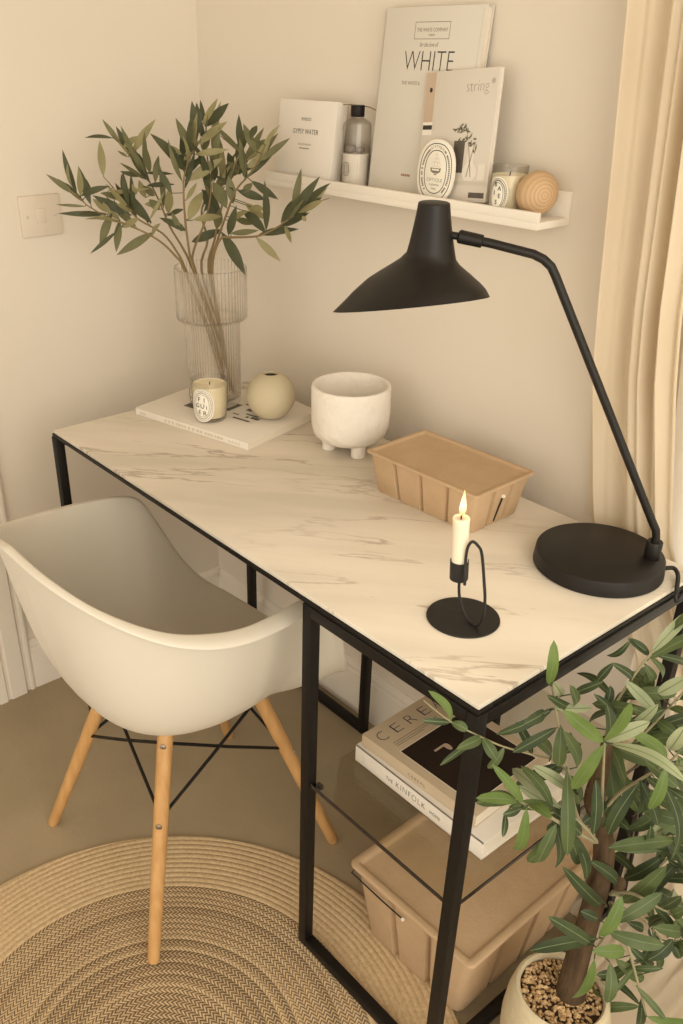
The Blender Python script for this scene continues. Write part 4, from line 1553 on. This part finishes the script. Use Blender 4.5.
c1 = lambda x, y: (x / 4.553 + 40, y / 4.553 + 90)
c2 = lambda x, y: (x / 4.269 + 170, y / 4.269 + 90)
A0 = Vector((VX, VY, 1.0))
VSTEMS = [   # picture points of each branch with depth offsets; first point is at the mouth
    [(*c1(655, 815), .0), (*c1(620, 760), .0), (*c1(560, 700), -.01), (*c1(490, 655), -.02), (*c1(400, 615), -.03), (*c1(300, 575), -.04), (*c1(215, 525), -.05), (*c1(160, 475), -.06), (*c1(110, 440), -.065)],
    [(*c1(660, 812), .01), (*c1(625, 740), .01), (*c1(560, 655), .0), (*c1(450, 590), -.01), (*c1(400, 535), -.01), (*c1(350, 465), -.01), (*c1(290, 395), -.01)],
    [(*c1(695, 815), .02), (*c1(650, 720), .02), (*c1(590, 620), .03), (*c1(540, 500), .04), (*c1(470, 370), .05), (*c1(380, 265), .05), (*c1(330, 205), .05)],
    [(*c2(100, 770), .0), (*c2(75, 640), -.01), (*c2(62, 520), -.02), (*c2(58, 400), -.03), (*c2(70, 330), -.03), (*c2(110, 230), -.03), (*c2(125, 150), -.03)],
    [(*c2(108, 770), .02), (*c2(100, 690), .02), (*c2(150, 560), .01), (*c2(175, 430), .0), (*c2(165, 330), .0), (*c2(150, 200), .0), (*c2(165, 110), .0)],
    [(*c2(135, 770), .03), (*c2(160, 645), .03), (*c2(135, 540), .05), (*c2(150, 470), .06), (*c2(220, 400), .06), (*c2(250, 330), .06)],
    [(*c2(172, 770), .0), (*c2(200, 650), -.01), (*c2(245, 520), -.03), (*c2(280, 430), -.05), (*c2(335, 365), -.06), (*c2(380, 300), -.07), (*c2(410, 225), -.08)],
    [(*c2(180, 770), -.01), (*c2(212, 640), -.03), (*c2(260, 630), -.05), (*c2(330, 628), -.09), (*c2(390, 620), -.12), (*c2(450, 590), -.14), (*c2(510, 550), -.16), (*c2(570, 500), -.17), (*c2(680, 462), -.175)],
    [(*c2(165, 770), .02), (*c2(190, 640), .02), (*c2(215, 520), .02), (*c2(260, 380), .02), (*c2(330, 290), .01), (*c2(290, 260), .02), (*c2(215, 195), .03)],
]
VL1 = [(160, 475, 35, 388, 30, 1), (160, 470, 88, 418, 34, 0), (150, 445, 127, 340, 30, 2), (185, 480, 175, 358, 34, 2), (235, 455, 195, 390, 16, 0), (190, 480, 312, 440, 36, 0), (205, 530, 80, 522, 16, 1),
       (310, 565, 95, 562, 30, 0), (330, 220, 210, 218, 26, 0), (370, 250, 288, 140, 28, 1), (288, 390, 272, 240, 42, 2), (380, 258, 445, 212, 34, 2), (420, 285, 520, 142, 46, 2), (468, 342, 435, 282, 32, 0), (400, 305, 355, 278, 14, 1),
       (462, 392, 370, 372, 28, 0), (500, 375, 482, 258, 40, 1), (525, 420, 540, 305, 36, 1), (480, 378, 602, 382, 24, 0), (490, 435, 607, 430, 26, 0), (300, 470, 490, 450, 28, 2), (412, 570, 250, 485, 48, 0), (505, 602, 356, 445, 56, 0),
       (325, 560, 245, 500, 40, 2), (328, 562, 275, 700, 52, 1), (345, 648, 235, 740, 24, 0), (362, 595, 348, 730, 42, 1), (515, 650, 358, 746, 52, 1), (372, 625, 448, 585, 40, 2), (510, 665, 548, 610, 34, 2), (582, 572, 650, 545, 26, 0),
       (440, 470, 420, 430, 26, 2), (662, 370, 510, 208, 60, 0), (645, 290, 550, 245, 24, 2), (682, 265, 622, 138, 38, 1), (585, 560, 588, 450, 48, 2), (480, 490, 452, 415, 40, 2), (662, 638, 550, 585, 38, 0), (500, 590, 562, 470, 18, 2),
       (640, 640, 600, 560, 30, 1), (420, 555, 350, 520, 34, 2), (520, 480, 470, 440, 40, 1), (545, 545, 500, 500, 44, 1), (600, 470, 540, 360, 36, 0), (560, 520, 480, 520, 40, 2)]
VL2 = [(110, 215, 94, 57, 50, 0), (130, 165, 112, 60, 30, 0), (148, 150, 130, 48, 24, 0), (140, 150, 200, 42, 36, 2), (150, 155, 245, 62, 48, 0), (92, 262, 28, 128, 40, 0), (120, 232, 237, 140, 42, 2), (60, 300, 122, 220, 44, 2),
       (180, 250, 214, 60, 38, 2), (62, 342, 0, 270, 44, 0), (50, 275, 0, 238, 22, 2), (110, 275, 245, 255, 32, 2), (60, 372, 142, 285, 44, 0), (75, 387, 217, 295, 52, 2), (225, 372, 220, 255, 36, 2), (190, 387, 195, 318, 34, 0),
       (265, 332, 248, 270, 38, 0), (288, 317, 308, 195, 42, 0), (366, 262, 315, 150, 42, 1), (342, 207, 370, 155, 34, 0), (402, 235, 467, 152, 24, 2), (370, 347, 416, 240, 46, 0), (320, 290, 402, 215, 46, 1), (325, 377, 320, 340, 28, 0),
       (250, 372, 332, 300, 46, 1), (350, 390, 456, 463, 38, 0), (290, 430, 402, 466, 42, 0), (410, 596, 404, 400, 38, 0), (312, 515, 406, 607, 50, 0), (475, 564, 552, 458, 48, 0), (525, 537, 633, 380, 50, 0), (528, 552, 642, 464, 48, 0),
       (382, 617, 540, 595, 38, 0), (490, 580, 517, 650, 24, 2), (370, 632, 466, 726, 38, 2), (565, 538, 580, 560, 24, 2), (222, 610, 316, 780, 58, 0), (250, 617, 282, 500, 42, 0), (95, 647, 217, 598, 46, 0), (260, 612, 372, 600, 32, 1),
       (240, 502, 185, 398, 64, 1), (217, 532, 140, 430, 62, 0), (270, 482, 250, 370, 48, 1), (80, 552, 136, 440, 62, 2), (100, 555, 217, 540, 38, 2), (280, 552, 352, 572, 36, 1), (200, 592, 212, 510, 44, 1), (320, 482, 402, 547, 40, 2),
       (0, 527, 55, 510, 24, 0), (0, 560, 66, 600, 36, 0), (70, 470, 112, 400, 26, 2), (215, 470, 205, 380, 40, 1), (160, 330, 120, 290, 36, 0), (300, 360, 250, 310, 36, 1), (170, 420, 150, 360, 36, 0), (330, 330, 390, 290, 36, 2), (190, 560, 160, 470, 40, 0),
       (345, 500, 400, 510, 34, 2), (140, 260, 170, 190, 36, 1), (310, 440, 350, 400, 36, 1), (255, 560, 330, 520, 36, 2)]
leaves = [(c1(a_, b_), c1(c_2, d_2), w / 4.553, m_) for a_, b_, c_2, d_2, w, m_ in VL1] + [(c2(a_, b_), c2(c_2, d_2), w / 4.269, m_) for a_, b_, c_2, d_2, w, m_ in VL2]
fol = [MB() for _ in VSTEMS]
random.seed(21)
for (pa, pb_, w, mi) in leaves:
    cand = [(near_on(s[1:], pa), i) for i, s in enumerate(VSTEMS)]
    (dd, sx_, sy__, off), i = min(cand, key=lambda z: z[0][0])
    base = at(pa[0], pa[1], A0, off)
    if dd > 0.8:
        fol[i].tube([at(sx_, sy__, A0, off), base], 0.0008, 5)
    tipo = off + random.uniform(-0.03, 0.03)
    tip = at(pb_[0], pb_[1], A0, tipo)
    dpt = (base - CAM).dot(FWD)
    upv = (-HV * random.uniform(0.8, 1.3) + Vector((0, 0, random.uniform(0.2, 0.9))) + HR * random.uniform(-0.4, 0.4)).normalized()
    ext = (tip - base) * 0.07
    base, tip = base - ext * 0.5, tip + ext
    leaf(fol[i], base, tip, w * dpt / FPX * 0.86, mi, upv, random.uniform(-0.05, 0.10), 0.2, 8)
for i, s in enumerate(VSTEMS):      # more leaves within each branch, turned towards and away from the viewer
    pts = [at(x, y, A0, o) for x, y, o in s]
    for k in range(9):
        t = random.uniform(0.42, 0.86) * (len(pts) - 1)
        a_ = int(t)
        p = pts[a_].lerp(pts[min(a_ + 1, len(pts) - 1)], t - a_)
        tg = (pts[min(a_ + 1, len(pts) - 1)] - pts[a_]).normalized()
        dr = (tg * random.uniform(0.3, 1.0) + HV * random.uniform(-0.9, 0.9) + HR * random.uniform(-0.45, 0.45) + Vector((0, 0, random.uniform(-0.2, 0.6)))).normalized()
        upv = (-HV * random.uniform(0.4, 1.0) + Vector((0, 0, random.uniform(0.2, 1.0))) + HR * random.uniform(-0.5, 0.5)).normalized()
        q = p + dr * 0.005
        fol[i].tube([p, q], 0.0007, 5)
        leaf(fol[i], q, q + dr * random.uniform(0.062, 0.082), random.uniform(0.0105, 0.0145), random.choice((0, 0, 1, 1, 1, 2)), upv, random.uniform(-0.06, 0.10), 0.2, 8)
BNAMES = ['olive branch in the vase reaching furthest left, towards the light switch', 'olive branch in the vase with one upright pale leaf at its left tip', 'olive branch in the vase ending in a fork of leaves above the light switch',
          'tall olive branch in the vase topped by the highest dark leaves', 'upright olive branch in the middle of the vase with pale leaves', 'short olive branch at the back of the vase behind the others',
          'olive branch in the vase leaning right towards the white carton', 'olive branch in the vase reaching furthest right, below the picture ledge', 'thin olive branch in the vase bending back left at its tip']
bot = [(-0.012, 0.012), (-0.004, 0.018), (0.014, 0.006), (0.0, -0.012), (0.02, -0.002), (0.010, 0.022), (-0.016, -0.004), (-0.02, 0.006), (0.005, 0.006)]
for i, s in enumerate(VSTEMS):
    pts = [at(x, y, A0, o) for x, y, o in s]
    m0 = pts[0]
    foot = Vector((VX, VY, 0)) + HR * (0.028 + bot[i][0] * 0.6) + HV * bot[i][1]
    foot.z = BOOKZ + 0.0145 + 0.003 * (i % 3)
    mid = m0.lerp(foot, 0.5) + HR * 0.006
    b_ = empty('olive_branch', foot, BNAMES[i], 'branch', 'olive branches in the glass vase')
    n_ = len(pts)
    rad = [0.0017, 0.0019] + [0.0026 - 0.0018 * k / (n_ - 1) for k in range(n_)]
    MB().tube([foot, mid] + pts, rad, 8, smooth=4).build('stem', M['twig'], b_)
    if len(fol[i].bm.faces):
        fol[i].build('foliage', [M['leaf_dark'], M['leaf_mid'], M['leaf_pale']], b_, angle=70, fix=False)

# ------------------------------------------------------------------ potted olive tree on the right
PTX, PTY = 1.212, 0.158
tree = empty('potted_olive_tree', (PTX, PTY, 0), 'small artificial olive tree in a cream stone pot beside the desk', 'potted plant')
PH = 0.2
MB().lathe([(0.001, 0.003), (0.050, 0.003), (0.056, 0.006), (0.068, 0.04), (0.0775, 0.09), (0.0785, 0.125), (0.0755, 0.165), (0.070, 0.193), (0.0665, 0.199), (0.063, 0.2), (0.060, 0.196), (0.0605, 0.18), (0.07, 0.14), (0.06, 0.12), (0.001, 0.12)],
           (PTX, PTY, 0.0), seg=64, wob=lump).build('pot', M['pot'], tree)
MB().lathe([(0.0605, 0.150), (0.0603, 0.184), (0.03, 0.186), (0.001, 0.187)], (PTX, PTY, 0.0), seg=36).build('soil', M['soil'], tree)
gv = MB()
random.seed(4)
for i in range(520):
    r_ = 0.058 * math.sqrt(random.random())
    t = random.uniform(0, 2 * PI)
    s_ = random.uniform(0.0022, 0.0042)
    tb = bmesh.new()
    bmesh.ops.create_icosphere(tb, subdivisions=1, radius=s_)
    for vv in tb.verts:
        vv.co *= random.uniform(0.8, 1.15)
    mtx = Matrix.Translation((PTX + r_ * math.cos(t), PTY + r_ * math.sin(t), 0.1868 + random.uniform(-0.001, 0.004))) @ Matrix.Rotation(random.uniform(0, 6), 4, (random.random(), random.random(), random.random() + 0.1)) @ Matrix.Diagonal((1.3, 1.0, 0.7, 1))
    gv._merge(tb, mtx)
go = gv.build('gravel', M['gravel'], tree, smooth=False)
go['kind'] = 'stuff'

A1 = Vector((PTX, PTY, 0.3))
c3 = lambda x, y: (x / 3.207 + 470, y / 3.207 + 630)
c4 = lambda x, y: (x / 4.573 + 540, y / 4.573 + 800)
TRUNK = [(571, 992, .0), (575, 968, .0), (583, 940, .0), (592, 908, .0), (600, 880, .0), (604, 850, .005), (600, 822, .005), (594, 800, .0), (600, 775, .0), (606, 750, .0), (606, 738, .0)]
MB().tube([at(*p[:2], A1, p[2]) for p in TRUNK], [0.0225, 0.0175, 0.0155, 0.015, 0.0145, 0.0140, 0.013, 0.0125, 0.0105, 0.008, 0.005], 16, smooth=4).build('trunk', M['trunk'], tree)
MB().lathe([(0.001, -0.011), (0.007, -0.008), (0.0092, 0.0), (0.007, 0.008), (0.001, 0.011)], at(619, 884, A1, -0.008), (0.3, -0.2, 1), 14).build('knot', M['trunk'], tree)
TST = [   # twigs in the picture with depth offsets (negative = nearer)
    [(*c3(400, 655), .0), (*c3(345, 600), -.02), (*c3(312, 440), -.03), (*c3(285, 310), -.04), (*c3(262, 180), -.05)],
    [(*c3(420, 610), .0), (*c3(425, 500), -.05), (*c3(432, 358), -.10)],
    [(*c3(425, 590), .0), (*c3(470, 530), -.02), (*c3(545, 480), -.05), (*c3(628, 430), -.08), (*c3(665, 400), -.09)],
    [(*c3(400, 680), .0), (*c3(300, 625), -.06), (*c3(240, 590), -.09), (*c3(165, 552), -.11), (*c3(110, 500), -.12)],
    [(*c3(425, 540), .0), (*c3(440, 320), .04), (*c3(480, 215), .06), (*c3(575, 80), .07), (*c3(640, 0), .08)],
    [(*c3(425, 560), .0), (*c3(500, 400), .03), (*c3(600, 290), .03), (*c3(683, 200), .03)],
    [(*c3(405, 620), .01), (*c3(300, 440), .02), (*c3(200, 400), -.01), (*c3(110, 375), -.03), (*c3(40, 345), -.05), (*c3(-60, 295), -.07), (*c3(-150, 225), -.08)],
    [(*c4(330, 480), .0), (*c4(330, 560), -.05), (*c4(285, 640), -.09), (*c4(255, 680), -.10)],
    [(*c4(330, 420), .0), (*c4(430, 430), -.02), (*c4(540, 490), -.03), (*c4(600, 520), -.03), (*c4(654, 560), -.03)],
    [(*c4(345, 560), .0), (*c4(400, 660), -.01), (*c4(430, 770), -.02), (*c4(460, 880), -.03), (*c4(485, 985), -.04)],
    [(*c4(300, 250), .0), (*c4(420, 200), .0), (*c4(560, 170), .0), (*c4(640, 160), -.01)],
    [(*c4(270, 200), .0), (*c4(190, 110), -.02), (*c4(120, 60), -.04), (*c4(40, 60), -.06)],
    [(*c4(320, 430), .0), (*c4(440, 420), .02), (*c4(580, 270), .02), (*c4(650, 240), .02)],
    [(*c4(320, 470), .0), (*c4(470, 540), .03), (*c4(560, 640), .04), (*c4(640, 640), .03)],
]
TL3 = [(252, 175, 268, 40, 38, 2), (265, 165, 290, 212, 32, 3), (270, 250, 385, 250, 30, 3), (280, 312, 145, 388, 38, 0), (270, 248, 95, 330, 34, 0), (292, 305, 285, 430, 46, 1), (430, 355, 510, 238, 52, 2), (432, 355, 570, 298, 48, 3),
       (428, 360, 305, 262, 48, 2), (430, 365, 332, 503, 48, 2), (436, 372, 466, 588, 50, 1), (445, 372, 592, 428, 50, 1), (448, 408, 538, 575, 48, 1), (402, 478, 395, 648, 46, 0), (632, 412, 518, 328, 44, 2), (638, 385, 690, 310, 50, 3),
       (628, 440, 578, 568, 44, 2), (640, 430, 700, 442, 36, 3), (602, 205, 690, 155, 48, 3), (575, 82, 510, 30, 30, 0), (515, 32, 443, 80, 26, 0), (588, 78, 690, 108, 28, 0), (570, 115, 575, 190, 36, 1), (560, 110, 590, 160, 30, 1), (508, 168, 455, 108, 30, 0), (460, 106, 412, 160, 28, 0),
       (540, 152, 602, 300, 32, 0), (482, 215, 578, 208, 28, 0), (430, 245, 450, 182, 34, 0), (378, 310, 445, 265, 34, 0), (330, 245, 320, 180, 34, 1), (330, 205, 422, 168, 30, 0), (262, 402, 198, 345, 46, 1), (282, 430, 152, 502, 50, 0), (322, 480, 330, 640, 46, 0),
       (170, 555, 76, 438, 34, 2), (152, 550, 26, 540, 40, 2), (182, 568, 148, 698, 42, 2), (190, 560, 258, 602, 38, 2), (165, 570, 108, 590, 30, 0), (112, 588, 105, 660, 24, 0), (290, 630, 190, 738, 48, 1), (310, 640, 348, 745, 48, 0), (332, 642, 258, 560, 46, 0),
       (40, 345, 82, 412, 38, 1), (35, 345, -40, 380, 36, 1), (-60, 295, -130, 200, 34, 2), (-60, 297, -10, 320, 34, 1), (-62, 296, -150, 290, 24, 0), (20, 350, -90, 430, 22, 0), (558, 578, 690, 612, 48, 1), (450, 700, 658, 668, 44, 1), (500, 640, 602, 588, 46, 0),
       (345, 440, 300, 330, 44, 1), (350, 560, 320, 470, 46, 1), (480, 480, 560, 520, 44, 0), (560, 470, 640, 540, 44, 1), (600, 290, 520, 250, 36, 1), (600, 290, 660, 330, 40, 1), (500, 400, 560, 330, 44, 1), (470, 300, 400, 210, 30, 0), (640, 250, 690, 270, 36, 1), (545, 480, 600, 620, 44, 0),
       (520, 300, 600, 240, 36, 3), (450, 260, 520, 300, 36, 1), (560, 420, 660, 500, 46, 1), (640, 430, 690, 520, 46, 0), (620, 560, 690, 560, 44, 0), (470, 530, 420, 600, 44, 0), (300, 440, 220, 470, 40, 1), (110, 375, 60, 440, 30, 1), (200, 400, 150, 300, 34, 0),
       (575, 85, 610, 160, 30, 1), (665, 400, 690, 480, 40, 1), (550, 480, 520, 590, 44, 0), (240, 260, 175, 300, 40, 0), (330, 250, 250, 210, 30, 0), (345, 600, 250, 640, 40, 0), (390, 640, 450, 560, 44, 0)]
TL4 = [(612, 185, 328, 217, 68, 1), (580, 245, 392, 355, 68, 0), (365, 468, 568, 308, 72, 1), (335, 560, 548, 430, 68, 1), (302, 490, 112, 312, 62, 0), (362, 402, 232, 285, 62, 0), (270, 625, 368, 448, 66, 2), (238, 690, 380, 690, 66, 2),
       (248, 728, 152, 897, 66, 2), (310, 602, 555, 662, 76, 1), (242, 662, 46, 540, 62, 0), (345, 728, 466, 822, 62, 1), (320, 742, 308, 918, 64, 1), (265, 545, 190, 510, 50, 0), (640, 598, 522, 582, 62, 1), (525, 575, 690, 560, 60, 1), (402, 662, 502, 758, 52, 0),
       (492, 732, 602, 640, 62, 0), (600, 640, 640, 720, 50, 0), (562, 770, 430, 768, 34, 1), (560, 500, 562, 605, 50, 0), (582, 272, 660, 355, 50, 0), (440, 852, 568, 998, 34, 1), (465, 900, 452, 1024, 44, 0), (488, 990, 670, 1012, 52, 2), (465, 48, 665, 145, 72, 1), (318, 80, 402, 132, 56, 0),
       (402, 132, 515, 58, 56, 0), (150, 150, 208, 352, 60, 0), (75, 108, -5, 275, 60, 1), (40, 40, 182, 152, 62, 0), (430, 430, 560, 400, 56, 0), (540, 490, 640, 440, 54, 0), (600, 520, 660, 500, 50, 1), (330, 790, 260, 800, 40, 0), (430, 770, 330, 885, 26, 1), (235, 845, 300, 885, 26, 1),
       (420, 200, 500, 120, 56, 0), (560, 170, 620, 90, 56, 1), (440, 420, 520, 340, 56, 0), (640, 160, 690, 210, 56, 1), (470, 540, 560, 560, 50, 0), (400, 560, 470, 590, 44, 0), (190, 110, 250, 60, 56, 0), (600, 270, 560, 200, 50, 0), (640, 640, 690, 700, 50, 1), (650, 240, 690, 330, 56, 2)]
tleaves = [(c3(a_, b_), c3(c_2, d_2), w / 3.207, m_) for a_, b_, c_2, d_2, w, m_ in TL3] + [(c4(a_, b_), c4(c_2, d_2), w / 4.573, m_) for a_, b_, c_2, d_2, w, m_ in TL4]
tf = MB()
random.seed(33)
for (pa, pb_, w, mi) in tleaves:
    (dd, sx_, sy__, off), i = min([(near_on(s, pa), i) for i, s in enumerate(TST)], key=lambda z: z[0][0])
    lift = {2: -0.012, 3: 0.0, 1: 0.0, 0: 0.008}[mi]
    base = at(pa[0], pa[1], A1, off + lift)
    if dd > 0.8 and dd < 30:
        tf.tube([at(sx_, sy__, A1, off), base], 0.0008, 5)
    tip = at(pb_[0], pb_[1], A1, off + lift + random.uniform(-0.035, 0.02))
    dpt = (base - CAM).dot(FWD)
    upv = (-HV * random.uniform(0.7, 1.2) + Vector((0, 0, random.uniform(0.5, 1.2))) + HR * random.uniform(-0.4, 0.4)).normalized()
    ext = (tip - base) * 0.06
    leaf(tf, base, tip + ext, w * dpt / FPX * 0.95, mi, upv, random.uniform(0.05, 0.17), 0.22, 10, 1.12, 0.5, 4)
for s in TST:
    pts = [at(*p[:2], A1, p[2]) for p in s]
    for k in range((4, 2, 8, 1, 12, 12, 0, 1, 10, 4, 9, 5, 11, 9)[TST.index(s)]):
        t = random.uniform(0.3, 1.0) * (len(pts) - 1)
        a_ = min(int(t), len(pts) - 2)
        p = pts[a_].lerp(pts[a_ + 1], t - a_)
        tg = (pts[a_ + 1] - pts[a_]).normalized()
        dr = (tg * random.uniform(0.2, 0.9) + HV * random.uniform(-0.3, 0.9) + HR * random.uniform(-0.8, 0.8) + Vector((0, 0, random.uniform(-0.9, 0.4)))).normalized()
        upv = (-HV * random.uniform(0.3, 1.0) + Vector((0, 0, random.uniform(0.5, 1.3))) + HR * random.uniform(-0.5, 0.5)).normalized()
        q = p + dr * 0.006
        tp = q + dr * random.uniform(0.06, 0.088) + Vector((0, 0, -random.uniform(0.0, 0.03)))
        if tp.x < L + 0.03 and tp.z > PZ - 0.05:
            continue
        tf.tube([p, q], 0.0008, 5)
        leaf(tf, q, tp, random.uniform(0.013, 0.0175), random.choice((0, 0, 0, 1, 1, 1, 3)), upv, random.uniform(0.08, 0.22), 0.22, 10, 1.12, 0.5, 4)
tf.build('foliage', [M['tleaf_dark'], M['tleaf_mid'], M['tleaf_bright'], M['tleaf_pale'], M['midrib']], tree, angle=70, fix=False)
for s in TST:
    pts = [at(*p[:2], A1, p[2]) for p in s]
    n_ = len(pts)
    MB().tube(pts, [(0.0017 if s is TST[6] else 0.0027) * (1 - 0.6 * k / (n_ - 1)) for k in range(n_)], 8, smooth=4).build('branch', M['twig_pale'], tree)


# ------------------------------------------------------------------ curtains
def ramp(z, tab):
    for i in range(len(tab) - 1):
        z0, v0 = tab[i]
        z1, v1 = tab[i + 1]
        if z0 >= z >= z1:
            k = (z0 - z) / (z0 - z1)
            return v0 + (v1 - v0) * k
    return tab[0][1] if z > tab[0][0] else tab[-1][1]


def curtain_grid(xl, xr, yf, amp, nf, z_top, z_bot, pool, nu=150, nz=90, seed=0.0, skew=0.0):
    mb = MB()
    rows = []
    zs = [z_top + (z_bot - z_top) * i / nz for i in range(nz + 1)]
    for z in zs:
        row = []
        for j in range(nu + 1):
            u_ = j / nu
            x = ramp(z, xl) + (ramp(z, xr) - ramp(z, xl)) * u_
            ph_ = u_ * nf * 2 * PI + 1.3 * math.sin(u_ * 7 + seed) + skew * (z_top - z)
            nz_ = noise.noise(Vector((u_ * 6 + seed, z * 1.1, seed)))
            a_ = ramp(z, amp)
            y = ramp(z, yf) + a_ * (math.sin(ph_) * 0.7 + 0.35 * math.sin(2.3 * ph_ + 1 + seed) + 0.5 * nz_)
            row.append(Vector((x, y, z)))
        rows.append(row)
    # the extra length lies on the floor
    for k, (dy, z, s) in enumerate(pool):
        row = []
        for j in range(nu + 1):
            u_ = j / nu
            b_ = rows[nz][j]
            w_3 = noise.noise(Vector((u_ * 5 + seed, k * 0.5, 3.1)))
            fade = min(1.0, max(0.0, (b_.x - 1.085) / 0.09))
            row.append(Vector((b_.x + 0.03 * s * w_3 * fade, b_.y * (1 - s) + (ramp(z_bot, yf) - 0.02) * s - dy * (0.12 + 0.88 * fade) + 0.02 * w_3 * s * fade, max(0.003, z + 0.008 * abs(w_3) + 0.004 * noise.noise(Vector((u_ * 22, k * 0.8, seed)))))))
        rows.append(row)
    mb.rings(rows, False, False, cyclic=False)
    return mb


lin_xl = [(2.3, 0.748), (1.47, 0.838), (1.1, 0.868), (0.75, 0.902), (0.62, 0.99), (0.5, 1.055), (0.3, 1.045), (0.0, 1.03)]
lin_xr = [(2.3, 0.93), (1.47, 0.975), (1.1, 1.00), (0.75, 1.05), (0.62, 1.12), (0.5, 1.16), (0.3, 1.25), (0.0, 1.34)]
lin_y = [(2.3, 0.474), (1.0, 0.480), (0.8, 0.503), (0.74, 0.514), (0.5, 0.513), (0.2, 0.508), (0.0, 0.50)]
lin_a = [(2.3, 0.021), (1.0, 0.018), (0.8, 0.010), (0.7, 0.007), (0.45, 0.008), (0.0, 0.010)]
cur = empty('linen_curtain', (1.1, 0.5, 0), 'natural linen curtain hanging behind the desk lamp and pooling on the floor', 'curtain')
cg = curtain_grid(lin_xl, lin_xr, lin_y, lin_a, 3.1, 2.3, 0.02, [(0.03, 0.008, 0.5), (0.08, 0.006, 1), (0.14, 0.006, 1), (0.2, 0.006, 1), (0.26, 0.006, 1), (0.32, 0.005, 1), (0.36, 0.004, 1)], seed=0.4, skew=0.4)
co = cg.build('curtain_cloth', M['linen'], cur, angle=80, fix=False)
s2 = curtain_grid([(2.3, 0.93), (1.2, 0.975), (0.75, 1.03), (0.6, 1.10), (0.0, 1.22)], [(2.3, 2.45), (0.0, 2.45)], [(2.3, 0.515), (0.75, 0.519), (0.0, 0.517)], [(2.3, 0.008), (0.8, 0.006), (0.0, 0.007)], 11, 2.3, 0.02, [(0.01, 0.006, 0.2)], nu=220, seed=2.2)
so_ = s2.build('sheer_curtain', M['sheer'], angle=80, fix=False)
tag(so_, 'white sheer curtain over the bright window at the right edge', 'curtain')
rod = MB().tube([(0.62, 0.49, 2.315), (2.6, 0.49, 2.315)], 0.011, 16)
for x in (0.66, 1.62, 2.56):
    rod.box((x - 0.008, 0.49, 2.307), (x + 0.008, WY, 2.323), 0.001)
tag(rod.build('curtain_rod', M['black']), 'black rod that carries the curtains above the window', 'curtain rod')

# ------------------------------------------------------------------ light
w = bpy.data.worlds.new('daylight')
scene.world = w
w.use_nodes = True
bg = w.node_tree.nodes['Background']
bg.inputs['Color'].default_value = (1.0, 0.925, 0.785, 1)
bg.inputs['Strength'].default_value = 1.55


def area(name, loc, target, sx, sy2, power, col):
    ld = bpy.data.lights.new(name, 'AREA')
    ld.shape = 'RECTANGLE'
    ld.size, ld.size_y = sx, sy2
    ld.energy = power
    ld.color = col
    o = bpy.data.objects.new(name, ld)
    COL.objects.link(o)
    o.location = loc
    o.rotation_euler = (Vector(target) - Vector(loc)).to_track_quat('-Z', 'Y').to_euler()
    return o


area('assumed_right_daylight', (3.3, -1.1, 1.6), (0.0, 0.1, 0.85), 2.1, 1.9, 40, (1.0, 0.925, 0.785))  # assumed daylight from the right: an added area light, no window is built there
area('window_daylight', (1.7, 1.0, 1.4), (0.9, 0.0, 0.6), 1.2, 1.6, 10, (1.0, 0.93, 0.80))  # area light added outside the curtained window to strengthen its daylight
fl = bpy.data.lights.new('candle_light', 'POINT')
fl.energy = 0.12
fl.color = (1, 0.62, 0.28)
fl.shadow_soft_size = 0.006
fo = bpy.data.objects.new('candle_light', fl)
COL.objects.link(fo)
fo.location = (cupx, cupy, CZ + 0.145)

vs_ = scene.view_settings
vs_.view_transform = 'Standard'
vs_.look = 'None'
vs_.exposure = 0.0
vs_.gamma = 1.0
vs_.use_curve_mapping = False
